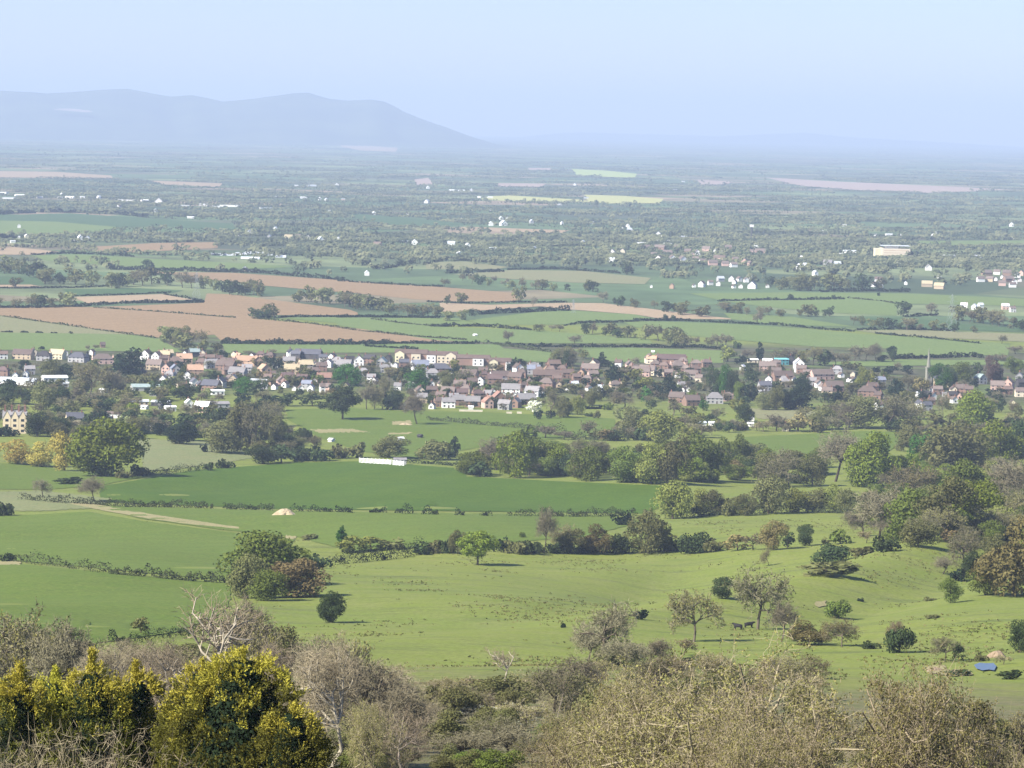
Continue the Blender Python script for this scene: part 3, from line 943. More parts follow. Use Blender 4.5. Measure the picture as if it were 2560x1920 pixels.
# kind: (prototype near, prototype far, crown materials, name, words, category)
KIND = {
    'green': ('round', 'small', ['green'], 'leafy_tree', 'leafy green tree', 'tree'),
    'oak': ('domeoak', 'small', ['green'], 'oak_tree', 'big leafy oak', 'tree'),
    'brightoak': ('domeoak', 'small', ['bright'], 'oak_tree', 'bright green oak', 'tree'),
    'bigbrown': ('domeoak', 'small', ['brown'], 'russet_tree', 'russet-brown tree', 'tree'),
    'twiggy': ('twiggy', 'bare', ['*beige'], 'bare_tree', 'bare twiggy tree', 'tree'),
    'ddome': ('domeoak', 'small', ['dgreen'], 'leafy_tree', 'compact dark green tree', 'tree'),
    'parkoak': ('parkoak', 'small', ['bright'], 'oak_tree', 'spreading oak', 'tree'),
    'darkpark': ('parkoak', 'small', ['dgreen'], 'park_tree', 'spreading dark park tree', 'tree'),
    'bright': ('round', 'small', ['bright'], 'leafy_tree', 'bright green tree', 'tree'),
    'vivid': ('round', 'small', ['vivid'], 'leafy_tree', 'vivid green tree', 'tree'),
    'pale': ('dome', 'small', ['pale'], 'willow_tree', 'pale green willow', 'tree'),
    'yellow': ('dome', 'small', ['yellow'], 'willow_tree', 'yellow willow', 'tree'),
    'lime': ('dome', 'small', ['lime'], 'willow_tree', 'yellow-green rounded tree', 'tree'),
    'olive': ('round', 'small', ['olive'], 'budding_tree', 'olive-green tree', 'tree'),
    'dark': ('round', 'small', ['dark'], 'evergreen_tree', 'dark evergreen', 'tree'),
    'dgreen': ('round', 'small', ['dgreen'], 'leafy_tree', 'dark green tree', 'tree'),
    'column': ('column', 'column', ['dark'], 'evergreen_tree', 'tall dark evergreen', 'tree'),
    'cone': ('cone', 'cone', ['dark'], 'conifer_tree', 'dark pointed conifer', 'tree'),
    'gcone': ('cone', 'cone', ['vivid'], 'conifer_tree', 'green pointed conifer', 'tree'),
    'bare': ('bare', 'smallbare', ['*bare'], 'bare_tree', 'bare grey-brown tree', 'tree'),
    'bud': ('bud', 'smallbud', ['*bare', 'bud'], 'budding_tree', 'budding brownish tree', 'tree'),
    'budo': ('bud', 'smallbud', ['*bare', 'olive'], 'budding_tree', 'thin olive budding tree', 'tree'),
    'brown': ('round', 'small', ['brown'], 'russet_tree', 'russet-brown tree', 'tree'),
    'orange': ('oak', 'small', ['orange'], 'russet_tree', 'orange-brown tree', 'tree'),
    'maroon': ('round', 'small', ['maroon'], 'maroon_tree', 'maroon-brown tree', 'tree'),
    'white': ('round', 'small', ['white'], 'blossom_tree', 'white blossom tree', 'tree'),
    'bush': ('bush', 'smallbush', ['olive'], 'bush', 'olive bush', 'bush'),
    'gbush': ('bush', 'smallbush', ['green'], 'bush', 'green bush', 'bush'),
    'dbush': ('bush', 'smallbush', ['dgreen'], 'bush', 'dark green bush', 'bush'),
    'kbush': ('bush', 'smallbush', ['dark'], 'bush', 'near-black bush', 'bush'),
    'bbush': ('bud', 'smallbud', ['*beige', 'bud'], 'thorn_bush', 'bare beige thorn bush', 'bush'),
    'wbush': ('bud', 'smallbud', ['*beige', 'white'], 'blossom_bush', 'whitish blossom bush', 'bush'),
    'bigbare': ('bigbare', 'bare', ['*beige'], 'bare_tree', 'bare beige-brown tree', 'tree'),
    'bigbud': ('bigbud', 'bud', ['*beige', 'bud'], 'budding_tree', 'olive-gold budding tree', 'tree'),
    'birch': ('birch', 'bare', ['*bare'], 'birch_tree', 'white-stemmed birch', 'tree'),
    'giant': ('giant', 'bare', ['*beige'], 'bare_tree', 'pale bare tree', 'tree'),
}
TR = random.Random(5)


def stand(kind, p, h, w, rz=None, far=None, depth=None, parts=None):
    near, farp, mats, name, words, cat = KIND[kind]
    hp = h / mpp(p)
    far = hp < 44 if far is None else far
    parts = hp > 48 if parts is None else parts
    key = farp if far else near
    if p[1] < 420 and key in ('round', 'bush'):
        key = 'oak'
    cm, tm, om = TR.choice(PROTO[key])
    mm = [TWIG[q[1:]] if q[0] == '*' else LEAF[q] for q in mats]
    rz = TR.uniform(0, 6.283) if rz is None else rz
    k = abs(math.cos(rz)), abs(math.sin(rz))
    s = (w, w if depth is None else depth, h)
    if parts:
        root = obj(name, None, None, p)
        root.empty_display_size = .5
        cr = obj('crown', cm, root, None, rz, s)
        tr = obj('trunk', tm, root, None, rz, (min(s[0], s[1], h * .9), min(s[0], s[1], h * .9), h))
        if cat == 'bush':
            tr.name = 'stem'
        o = root
        q = cr
        slots = mm
    else:
        o = q = obj(name, om, None, p, rz, s)
        slots = mm
    for i, m_ in enumerate(slots):
        if i < len(q.material_slots):
            q.material_slots[i].link = 'OBJECT'
            q.material_slots[i].material = m_
    return o, words, cat


def tree(c, x, y, hpx, wpx, kind, label=None, group=None, dist=None, sink=0):
    s = CROP[c][2]
    u, v = px(c, x, y)
    if dist is None:
        p = at(u, v)
    else:                                                # base hidden: stand it at a chosen distance under its top
        d = ray(u, v - hpx * s)
        top = EYE[2] + d[2] * dist
        g = float(terr(d[0] * dist, dist))
        p = np.array([d[0] * dist, dist, g])
    k = mpp(p)
    h = hpx * s * k if dist is None else top - p[2]
    w = wpx * s * k
    if dist is not None and kind not in ('birch', 'giant'):
        w = max(w * 1.15, .62 * h)
    o, words, cat = stand(kind, p + np.array([0, 0, -.02 * h]), h, w, depth=w if w < 1.6 * h else (w + 1.2 * h) / 2)
    if w >= 1.6 * h:
        for ch in ([o] if o.type == 'MESH' else o.children):
            ch.rotation_euler[2] = TR.uniform(-.3, .3)
    if label:
        tag(o, label, cat, group)
    else:
        later(o, words, u, v - hpx * s / 2, cat, group)
    return o


def trees(text):
    for ln in text.strip().splitlines():
        for it in ln.split(';'):
            q = it.split()
            if len(q) >= 6:
                tree(q[0], float(q[1]), float(q[2]), float(q[3]), float(q[4]), q[5])


def hedge(c, pts, hpx, mat='hedge', leafpx=3.3, label=None, width=None, gaps=0.0, name='hedge', words='clipped green hedge', lumps=.45):
    """one leafy strip along a line of the photograph"""
    s = CROP[c][2]
    P = [px(c, *q) for q in pts]
    rng = np.random.default_rng(int(P[0][0] * 7 + P[0][1] * 13) % 99991)
    L = [math.hypot(P[i + 1][0] - P[i][0], P[i + 1][1] - P[i][1]) for i in range(len(P) - 1)]
    tot = sum(L)
    hp = hpx * s
    n = int((8.5 if P[0][1] < 980 else 4.2) * tot * hp / (leafpx * s / .39) ** 2) + 40
    cum = np.concatenate([[0], np.cumsum(L)])
    k = max(2, int(tot / 6))
    G = []
    for q in np.linspace(0, tot, k):
        i = min(np.searchsorted(cum, q, 'right') - 1, len(L) - 1)
        t = (q - cum[i]) / L[i]
        G.append(at(P[i][0] + (P[i + 1][0] - P[i][0]) * t, P[i][1] + (P[i + 1][1] - P[i][1]) * t))
    G = np.array(G)
    t = rng.uniform(0, tot, n)
    ph = rng.uniform(0, 6.28, 6)
    bump = 1 + lumps * (.5 * np.sin(t / 9 + ph[0]) + .4 * np.sin(t / 4.1 + ph[1]) + .5 * np.sin(t / 23 + ph[2])) * .8
    if gaps:
        keep = np.sin(t / 11 + ph[3]) + .6 * np.sin(t / 5 + ph[4]) > -1.6 + gaps * 2.2
        t, bump = t[keep], bump[keep]
        n = len(t)
    f = t / tot * (k - 1)
    i = np.clip(f.astype(int), 0, k - 2)
    B = G[i] + (G[i + 1] - G[i]) * (f - i)[:, None]
    mp = np.hypot(B[:, 0], B[:, 1]) / FPX
    h = hp * mp * np.clip(bump, .25, 2)
    wid = (width or 1.0) * np.minimum(h, 6) * .55
    an = rng.uniform(0, math.pi, n)
    rr = np.sqrt(rng.uniform(.3, 1, n))
    d = G[i + 1] - G[i]
    d[:, 2] = 0
    d /= np.linalg.norm(d, axis=1, keepdims=True) + 1e-9
    nx = np.stack([-d[:, 1], d[:, 0], np.zeros(n)], 1)
    off = np.cos(an) * rr
    up = np.sin(an) * rr
    C = B + nx * (off * wid)[:, None]
    C[:, 2] += up * h * .95 + .03 * h
    nn = nx * np.cos(an)[:, None] + np.array([0, 0, 1.0]) * np.sin(an)[:, None] + rng.normal(size=(n, 3)) * .5
    V, F = quads(C, nn, leafpx * mp * .62 * rng.uniform(.7, 1.3, n) * (1 if s > .3 else .9), rng)
    base = G[len(G) // 2]
    o = obj(name, mesh_from(name, V - base, F, [LEAF[mat]]), None, base)
    u, v = P[len(P) // 2] if len(P) > 2 else ((P[0][0] + P[1][0]) / 2, (P[0][1] + P[1][1]) / 2)
    if label:
        tag(o, label, 'hedge')
    else:
        later(o, words, u, v - hp / 2, 'hedge')
    return o

# ------------------------------------------------------------------ trees of the middle ground
tree('E', 885, 1062, 225, 255, 'parkoak', 'bright green lone oak with its shadow on the open pasture')
tree('D', 680, 492, 372, 465, 'brightoak', 'huge bright green oak towering beside the yellow willows')
tree('D', 1700, 1185, 345, 470, 'oak', 'big dark green oak at the corner of the pasture')
tree('D', 1890, 1268, 245, 385, 'bigbrown', 'rounded russet-brown tree in front of the big oak')
tree('G', 2130, 352, 205, 165, 'ddome', 'compact dark green tree casting shadow at the pasture edge')
tree('D', 110, 410, 155, 215, 'yellow', 'leftmost yellow willow of the row by the big oak')
tree('D', 265, 430, 165, 190, 'yellow', 'middle yellow willow, half in shade of its neighbours')
tree('D', 415, 455, 255, 175, 'yellow', 'tallest yellow willow touching the big oak')
tree('F', 2150, 1262, 510, 470, 'orange', 'large orange-brown tree with grey trunk on the right slope')
tree('c', 290, 1025, 420, 430, 'darkpark', 'lone dark park tree with its shadow on the grass')
tree('c', 1250, 1085, 420, 320, 'bare', 'leaning bare dark tree at the end of the park hedge')
tree('a', 1640, 490, 385, 385, 'column', 'huge blue-black evergreen standing above the village roofs')
tree('d', 705, 940, 165, 230, 'white', 'white blossom tree at the village edge')
tree('e', 1790, 560, 350, 230, 'maroon', 'maroon-brown tree among the right-hand houses')
tree('H', 1437, 384, 36, 36, 'kbush', 'small round black bush alone on the pasture')
tree('H', 1930, 330, 62, 112, 'kbush', 'black tent-shaped bush on the pasture')
trees('''
D 1590 1275 290 250 olive; D 1720 1290 200 240 green; D 2050 1085 95 160 dbush; D 2190 915 95 62 gcone
D 275 625 125 130 bare; D 610 655 165 175 bare; D 25 745 95 115 dbush; D 45 1040 62 95 dbush; D 1990 900 40 110 bush
D 1170 285 140 190 dark; D 1430 340 205 230 pale; D 1640 325 330 240 budo; D 1545 320 300 180 olive; D 1780 320 220 130 olive
D 1690 412 120 210 dgreen; D 1810 402 110 190 dgreen; D 1950 392 90 160 dbush; D 2070 392 95 160 dbush; D 1450 440 60 120 dbush; D 1345 455 55 70 dbush
D 440 540 45 180 dbush; D 900 490 75 130 dbush; D 800 505 60 110 bush; D 1310 335 60 50 kbush
E 1130 500 300 235 bright; E 1290 482 250 220 green; E 900 492 100 155 dbush; E 1000 452 225 290 bare; E 738 372 140 65 column
E 600 385 125 210 bush; E 680 380 70 100 gbush; E 320 370 140 220 olive; E 10 375 90 150 bush; E 120 370 100 100 bush; E 1420 482 200 180 bright; E 1610 520 225 230 green; E 1810 530 235 215 green
E 2000 540 270 210 lime; E 2140 545 320 200 olive; E 2085 275 210 255 lime; E 1870 245 205 155 pale; E 1610 232 105 125 bare; E 1720 262 75 130 brown
E 1320 245 85 170 bare; E 1440 255 60 130 bare; E 1190 270 100 160 gbush; E 1950 260 90 120 dbush
E 755 990 155 115 olive; E 690 985 105 90 dbush; E 610 985 85 110 bush; E 520 995 80 110 dbush; E 1040 962 82 85 kbush; E 1130 987 90 135 bush; E 1230 988 92 130 dbush
E 1310 982 300 140 bare; E 1440 962 165 210 bud; E 1640 987 185 215 orange; E 1480 985 160 180 olive; E 1800 987 130 130 dbush; E 1980 987 265 245 olive
E 2110 972 105 130 bush; E 1810 806 95 130 kbush; E 1370 985 70 90 dbush; E 1580 985 60 120 dbush; E 1170 885 40 40 gbush; E 15 900 95 60 gcone
E 60 980 110 180 lime; E 200 970 95 190 lime; E 330 960 70 180 bush; E 2140 765 245 240 lime; E 1980 745 50 70 bush
F 90 985 140 200 dbush; F 230 975 85 160 bush; F 370 968 105 170 brown; F 470 965 110 150 bud; F 600 965 195 165 brown; F 690 952 112 92 dgreen
F 570 1065 115 70 bud; F 803 938 140 125 dgreen; F 1030 925 95 140 gbush; F 940 925 40 60 bush
F 970 1055 125 235 dbush; F 955 1128 95 380 bush; F 1170 1003 62 165 bush
F 570 732 245 250 pale; F 760 722 150 175 lime; F 890 722 160 190 olive; F 990 724 185 130 lime; F 1075 730 165 150 pale; F 230 742 165 160 olive; F 420 745 140 160 olive; F 130 745 180 150 lime; F 330 745 110 120 bush
F 1000 525 340 310 bare; F 700 552 245 290 budo; F 850 550 190 170 olive; F 1225 562 355 310 brightoak; F 1560 445 225 175 vivid; F 1420 560 200 220 bright; F 1750 485 335 420 olive; F 2060 435 305 300 bright; F 2190 420 300 200 dgreen
F 1500 645 235 300 bud; F 1640 600 180 200 bright; F 2130 705 330 340 bare; F 1280 905 350 400 bare; F 1480 905 330 330 green; F 1700 885 400 340 olive; F 1900 825 310 320 bright; F 1860 660 280 280 green
F 1330 972 95 185 dbush; F 1530 942 165 240 olive; F 1730 920 90 110 brown; F 1200 920 80 100 bbush; F 1830 1105 275 220 budo; F 1890 1160 190 160 dgreen; F 1690 1120 120 140 bare; F 1790 1165 80 100 kbush
F 100 512 300 210 green; F 230 522 285 160 green; F 400 452 235 140 green; F 350 515 130 120 brown; F 480 500 120 150 dgreen; F 560 530 190 160 olive
F 1330 190 230 300 budo; F 1080 180 170 200 bare; F 900 190 150 200 olive; F 760 200 110 180 brown; F 620 200 110 140 bare; F 1480 330 170 190 olive; F 1880 330 170 300 budo; F 1700 330 140 260 olive
F 2010 1000 140 150 olive; F 2120 900 160 220 olive
I 270 195 140 165 dgreen; I 1015 325 120 160 gbush; I 90 475 330 340 bud; I 500 395 410 390 budo; I 650 475 265 190 bare; I 1040 510 180 260 bud; I 830 495 160 260 orange
I 1410 545 165 180 dbush; I 1370 470 130 130 bbush; I 1740 226 165 135 green; I 1960 175 195 190 green; I 1700 600 155 210 budo; I 1790 600 110 80 dgreen; I 2185 545 215 130 dgreen
I 1160 216 25 45 kbush; I 1620 325 26 100 bush; I 60 635 70 160 dbush; I 2080 620 60 120 bbush; I 1940 600 50 90 bush; I 2120 715 60 160 dbush; I 1780 695 45 180 dbush; I 20 560 110 140 bbush; I 1610 212 25 90 bush; I 1230 520 50 120 dbush
''')

# ------------------------------------------------------------------ trees in and around the village
trees('''
a 650 505 260 260 olive; a 800 495 190 200 dgreen; a 900 480 170 190 dark; a 1150 720 430 520 bud; a 1480 710 330 330 bare; a 90 820 260 230 dgreen; a 300 830 230 220 dgreen
a 560 900 360 300 pale; a 780 860 270 220 dgreen; a 930 980 210 240 olive; a 1640 990 185 260 bright; a 480 1240 320 320 dgreen; a 700 1240 250 220 dgreen; a 620 1170 280 180 budo; a 1800 1130 130 130 dark
a 1950 1060 190 260 bare; a 150 1240 115 200 kbush; a 20 1240 130 220 kbush; a 980 1290 150 150 bud; a 1120 1270 190 200 dgreen; a 1270 870 150 300 dark; a 1420 880 130 240 dgreen; a 1130 140 80 60 bare; a 1215 130 70 110 budo; a 535 125 50 80 kbush
a 1130 280 140 80 dark; a 1930 560 150 200 budo; a 1680 740 130 180 dgreen; a 2150 640 110 160 gbush; a 130 850 60 100 bush; a 2150 1010 160 160 bud; a 310 400 90 130 kbush; a 60 390 90 90 bare; a 1270 960 130 150 budo
b 1090 700 230 260 vivid; b 1240 720 200 220 dgreen; b 1640 850 170 320 dgreen; b 1960 850 160 330 dgreen; b 1350 1110 350 320 budo; b 1430 1010 220 230 olive; b 1060 1100 250 280 bare; b 930 1010 160 200 budo; b 800 1290 260 360 pale
b 1080 1280 330 280 dgreen; b 1370 1280 300 240 olive; b 300 1290 230 340 dark; b 560 1240 170 220 gbush; b 1540 1290 270 160 green; b 1650 1290 190 180 bare; b 1850 1290 170 200 dbush; b 820 235 110 130 dark; b 730 200 170 130 olive; b 330 130 200 300 olive; b 560 140 150 160 olive; b 180 90 130 180 budo
b 1500 385 170 190 dark; b 230 700 110 220 gbush; b 130 680 130 150 gbush; b 1600 460 100 250 budo; b 1900 460 110 300 olive; b 1230 480 110 160 olive; b 1460 190 80 110 bare; b 1140 190 60 140 bare; b 2110 760 120 120 bud; b 500 1180 130 140 olive; b 380 1050 140 220 budo; b 690 1110 180 100 bare
c 350 595 290 330 vivid; c 470 590 160 150 dgreen; c 1260 685 310 290 vivid; c 1340 690 170 160 dgreen; c 1610 625 240 210 olive; c 600 895 340 260 bare; c 700 890 300 200 bud; c 800 885 440 220 budo; c 950 895 280 260 dgreen; c 880 900 200 160 dark; c 720 345 130 130 olive; c 900 560 220 200 bud; c 1050 600 200 130 olive; c 1840 560 200 220 budo; c 1900 560 110 150 dgreen
c 2130 660 90 110 kbush; c 1080 890 80 160 bush; c 60 890 90 170 dgreen; c 1730 420 180 140 lime; c 980 440 90 220 bare; c 40 520 100 110 bare
d 1060 375 290 230 budo; d 1120 380 250 140 dgreen; d 1200 300 190 100 bare; d 1560 345 190 205 cone; d 1720 565 270 205 column; d 1980 545 180 230 lime; d 2130 640 160 180 lime; d 740 1020 125 130 dark; d 920 1010 110 130 dark; d 900 960 330 280 budo; d 1070 1000 260 200 olive; d 1250 960 250 200 lime; d 1080 990 160 150 dgreen; d 1450 845 260 200 olive; d 1560 780 180 130 dark; d 1620 730 160 120 olive
d 1860 880 230 330 bare; d 1700 880 150 220 bud; d 2140 800 200 160 vivid; d 1830 1080 220 220 pale; d 1960 1060 180 180 pale; d 1400 985 55 110 dbush; d 530 335 100 130 dark; d 430 400 180 80 dark; d 370 395 120 60 kbush; d 1500 1010 110 90 bush; d 1350 560 70 110 kbush; d 100 650 100 110 kbush; d 790 340 60 60 kbush; d 720 640 60 70 kbush; d 1030 680 70 110 kbush; d 1180 690 90 110 budo; d 1430 600 60 160 kbush; d 2030 600 90 140 gbush; d 1650 900 100 130 gbush; d 1330 240 130 150 olive; d 1990 330 110 160 bare
f 370 730 300 160 column; f 230 690 120 170 dark; f 70 660 190 170 lime; f 960 700 380 200 dgreen; f 1090 710 400 170 vivid; f 1200 720 330 160 dgreen; f 1030 690 110 280 dark; f 1410 780 220 230 dark; f 1430 590 200 180 dgreen; f 1270 770 240 140 green; f 1580 900 230 200 pale; f 1750 905 300 190 olive; f 2010 890 200 380 dark; f 2080 700 230 240 dark; f 1900 900 250 200 dark; f 430 970 210 240 budo; f 630 1000 160 200 olive; f 1250 950 200 210 lime; f 1350 1060 240 230 dgreen
f 780 1065 135 170 lime; f 1000 1060 200 200 budo; f 150 890 130 130 dgreen; f 810 910 140 120 vivid; f 1130 790 120 150 bare; f 1310 310 110 200 dark; f 1540 250 230 110 cone; f 1380 250 130 200 bare; f 1130 280 200 220 lime; f 1260 110 100 110 dbush; f 860 690 160 150 budo; f 50 980 100 130 dbush; f 700 700 110 130 budo; f 1450 350 60 260 dgreen; f 2130 530 130 130 dgreen; f 1400 470 130 150 dgreen; f 1700 600 60 160 kbush; f 1050 1120 110 200 bush; f 560 1100 90 160 bud; f 1650 1150 100 220 bbush; f 1300 1160 120 200 bush; f 1750 1170 120 150 bbush
g 500 290 180 220 budo; g 650 290 190 240 bare; g 800 320 200 200 olive; g 940 330 250 220 bud; g 1090 335 220 230 dgreen; g 1230 330 190 200 bare; g 1330 320 150 170 budo; g 1470 275 210 210 bare; g 1620 275 200 200 bare; g 1760 285 250 200 bare; g 1970 285 190 90 dgreen; g 1830 280 90 160 dgreen; g 1430 380 100 260 olive
g 1250 840 260 160 cone; g 1090 810 150 130 dgreen; g 790 880 330 330 dark; g 650 900 180 180 dark; g 1560 1135 420 450 olive; g 1650 620 220 250 lime; g 1990 800 310 170 column; g 2110 850 200 130 olive; g 860 1000 150 240 bud; g 1080 1010 190 300 budo; g 1240 900 130 180 olive; g 300 1180 150 220 bbush; g 720 1180 130 180 budo; g 1000 1190 150 220 bush; g 1180 1180 190 220 budo; g 1440 700 150 200 olive; g 1600 600 120 120 budo; g 760 760 150 200 dgreen; g 520 420 110 90 dgreen; g 1330 780 120 120 olive; g 1270 1140 100 140 dgreen; g 1800 1000 140 240 olive; g 1900 1120 190 230 budo
e 300 410 70 110 kbush; e 490 440 110 210 dark; e 720 440 120 170 dark; e 420 540 150 110 green; e 720 660 230 260 budo; e 880 680 200 180 brown; e 1130 640 340 260 vivid; e 1260 620 300 180 dgreen; e 1420 560 280 260 green; e 1600 500 220 160 dgreen; e 1580 620 130 100 dark; e 1420 680 170 170 bare; e 1880 560 200 130 maroon; e 2090 440 230 220 green; e 1850 330 160 240 bare; e 2100 180 110 240 bare; e 590 400 120 120 bare; e 620 810 280 150 column; e 680 850 210 120 olive; e 130 640 300 180 lime
e 1540 1140 490 560 bright; e 1760 1130 200 250 dgreen; e 1170 1000 330 180 budo; e 1180 700 70 70 kbush; e 1920 930 190 130 dgreen; e 2060 950 150 160 bud; e 830 1020 220 260 bud; e 560 1010 170 300 olive; e 1060 1130 180 260 olive; e 1290 1060 130 180 olive; e 470 860 130 130 bare; e 960 830 80 80 budo; e 760 960 180 100 olive; e 2150 1000 160 120 olive; e 2080 1130 200 220 bud; e 800 820 90 90 olive
''')

# ------------------------------------------------------------------ hedges
hedge('D', [(110, 1040), (300, 1062), (500, 1090), (700, 1120), (950, 1140), (1200, 1165), (1450, 1178)], 62, label='long leafy hedge between the two left crop fields', leafpx=5, lumps=.6)
hedge('D', [(130, 640), (350, 660), (600, 672), (800, 690), (1100, 690), (1370, 698)], 46, label='hedge in front of the deep green crop, left of the soil heap', gaps=.1)
hedge('D', [(1440, 703), (1600, 705), (1760, 710)], 42, label='short hedge just left of the soil heap')
hedge('D', [(1880, 718), (2050, 720), (2250, 724)], 40, 'dhedge', label='broken hedge just right of the soil heap', gaps=.2)
hedge('E', [(60, 728), (300, 724), (500, 735), (860, 745), (1100, 748)], 42, 'dhedge', label='row of clipped dark shrubs in front of the deep green crop', gaps=.75, lumps=.9)
hedge('E', [(1120, 748), (1300, 748), (1500, 752), (1720, 748), (1900, 742)], 50, label='hedge at the right end of the deep green crop', gaps=.3)
hedge('E', [(-60, 1062), (100, 1045), (350, 1022), (520, 985), (700, 972)], 78, 'dhedge', label='dark thick hedge along the top of the pasture, left of the lone oak', lumps=.6)
hedge('E', [(980, 975), (1200, 984), (1500, 990), (1800, 982), (2212, 972)], 55, 'dhedge', label='dark hedge along the top of the pasture, right of the lone oak', lumps=.8)
hedge('E', [(420, 405), (600, 412), (800, 430)], 26, 'dhedge', label='low hedge right of the white paddock fence')
hedge('D', [(880, 490), (1000, 482), (1200, 462), (1370, 445)], 44, label='hedge behind the deep green crop, right of the huge oak')
hedge('F', [(-20, 760), (200, 744), (480, 735), (700, 720), (1120, 732)], 60, 'hedge', label='bushy hedge under the pale willows', lumps=.8)
hedge('E', [(560, 130), (700, 142), (900, 160), (1050, 172), (1250, 190)], 32, label='narrow hedge crossing the park meadow')
hedge('E', [(1250, 200), (1500, 250), (1700, 262), (1950, 258)], 55, 'hedge', label='scrubby hedge at the right end of the park meadow', lumps=.9)
hedge('G', [(700, 470), (850, 478), (1000, 465), (1250, 420), (1500, 400)], 60, 'dhedge', label='dark hedge at the bottom of the left crop field', lumps=.8)
hedge('F', [(1130, 560), (1300, 555)], 45, 'dhedge', label='dark undergrowth below the yellow-green wood tree')
for c, pts, h, mt_, lab in [
    ('A', [(0, 490), (400, 547), (850, 612), (1000, 632)], 12, 'hedge', 'thin diagonal hedge along the ploughed field at the left'),
    ('A', [(600, 436), (1000, 462), (1510, 502)], 10, 'hedge', 'thin hedge line crossing the brown ploughed field'),
    ('A', [(-40, 436), (250, 438), (560, 425), (800, 408), (1310, 402)], 20, 'dhedge', 'dark hedge along the top of the ploughed field'),
    ('A', [(1050, 350), (1200, 375), (1310, 398)], 13, 'dhedge', 'short dark hedge beside the pylon'),
    ('A', [(1790, 498), (2212, 494), (2700, 500)], 14, 'dhedge', 'straight dark hedge right of the bushy field island'),
    ('A', [(1620, 506), (2000, 540), (2300, 585), (2700, 625), (3000, 645)], 13, 'hedge', 'hedge along the lower edge of the green wedge'),
    ('A', [(1420, 668), (1700, 672), (2212, 674), (2500, 672)], 34, 'dhedge', 'thick near-black hedge behind the left half of the village'),
    ('B', [(190, 668), (500, 668), (900, 670)], 20, 'dhedge', 'thick near-black hedge behind the apartment row'),
    ('B', [(150, 685), (400, 700), (500, 705)], 16, 'dhedge', 'short scrubby hedge just behind the grey roofs'),
    ('B', [(930, 665), (1130, 690), (1350, 725)], 20, 'hedge', 'slanting hedge between two meadows behind the village'),
    ('B', [(1100, 685), (1500, 690), (2000, 690), (2212, 695)], 20, 'dhedge', 'long black hedge behind the right half of the village'),
    ('B', [(200, 510), (380, 535), (590, 555)], 11, 'hedge', 'thin hedge left of the long dark one'),
    ('B', [(585, 558), (900, 556), (1230, 582)], 20, 'dhedge', 'long dark hedge above the long green meadow'),
    ('B', [(880, 480), (1100, 468), (1280, 462), (1480, 455)], 30, 'dhedge', 'curved dark thicket above the green meadow'),
    ('B', [(1440, 552), (1560, 535), (1800, 530), (2060, 520), (2250, 520)], 15, 'dhedge', 'dark hedge under the pale tan strip'),
    ('B', [(-20, 265), (200, 280), (500, 297), (660, 302)], 13, 'dhedge', 'dark hedge above the long brown field'),
    ('B', [(560, 398), (760, 410), (950, 405), (1200, 402), (1460, 402)], 10, 'dhedge', 'thin dark hedge between brown field and tan strip'),
    ('B', [(-20, 500), (300, 498), (640, 505)], 16, 'dhedge', 'dark hedge below the middle tree belt'),
    ('A', [(700, 190), (1000, 198), (1300, 203), (1700, 215), (2212, 262)], 26, 'dhedge', 'long dark hedge behind the tree belt'),
    ('A', [(200, 98), (400, 88), (600, 92), (860, 108)], 14, 'dhedge', 'dark hedge above the bright far meadow'),
    ('A', [(-20, 310), (120, 312), (450, 308), (700, 300)], 12, 'dhedge', 'dark low hedge at the left below the tree belt'),
    ('A', [(470, 362), (760, 355), (1100, 340)], 10, 'dhedge', 'thin dark hedge behind the pale strip'),
    ('C', [(250, 396), (560, 388), (1060, 382)], 16, 'dhedge', 'dark hedge between the two meadows below the cottages'),
    ('C', [(1080, 376), (1300, 395), (1400, 412)], 9, 'hedge', 'thin hedge at the right end of the dark one'),
    ('C', [(900, 335), (1200, 330), (1480, 335)], 22, 'dhedge', 'dark thick hedge below the white town houses'),
    ('C', [(-300, 515), (0, 520), (320, 535), (640, 548), (900, 575), (1120, 590)], 15, 'dhedge', 'long dark hedge above the broad right meadow'),
    ('C', [(1130, 582), (1400, 575), (1750, 585)], 17, 'dhedge', 'dark hedge behind the yellowish meadow'),
    ('C', [(1250, 602), (1500, 625), (1760, 650), (1930, 668)], 14, 'dhedge', 'dark hedge slanting down at the right edge'),
    ('C', [(1370, 765), (1600, 760), (1900, 752), (1950, 760)], 28, 'dhedge', 'dark hedge behind the church spire'),
    ('C', [(1450, 496), (1560, 488), (1660, 485)], 18, 'dhedge', 'short dark hedge by the lone far tree'),
    ('C', [(20, 690), (120, 692), (280, 705)], 24, 'dhedge', 'short black hedge left of the teal barn meadow'),
    ('B', [(540, 160), (700, 128), (850, 138), (1000, 150)], 18, 'dhedge', 'dark hedge above the small straw field'),
    ('B', [(680, 215), (800, 212), (1060, 205)], 24, 'dhedge', 'dark scrub between the two straw fields'),
    ('B', [(220, 190), (360, 175), (480, 150)], 28, 'dhedge', 'dark spinney left of the small straw field'),
    ('B', [(1080, 192), (1400, 188), (1800, 215)], 16, 'dhedge', 'dark hedge above the larger straw field'),
    ('d', [(1360, 890), (1700, 885)], 36, 'dhedge', 'dark garden hedge left of the dry meadow'),
    ('p', [(520, 470), (700, 470), (1130, 480)], 34, 'dhedge', 'dark far hedge above the left meadow'),
    ('p', [(1180, 480), (1500, 495), (1900, 535)], 40, 'dhedge', 'second dark far hedge above the left meadow'),
    ('p', [(-40, 500), (150, 485), (440, 480)], 44, 'dhedge', 'dark far copse at the left edge'),
    ('p', [(-60, 815), (180, 815)], 50, 'dhedge', 'black far copse at the left edge'),
]:
    hedge(c, pts, h, mt_, label=lab, leafpx=5 if CROP[c][2] > .3 else 10, lumps=.5)

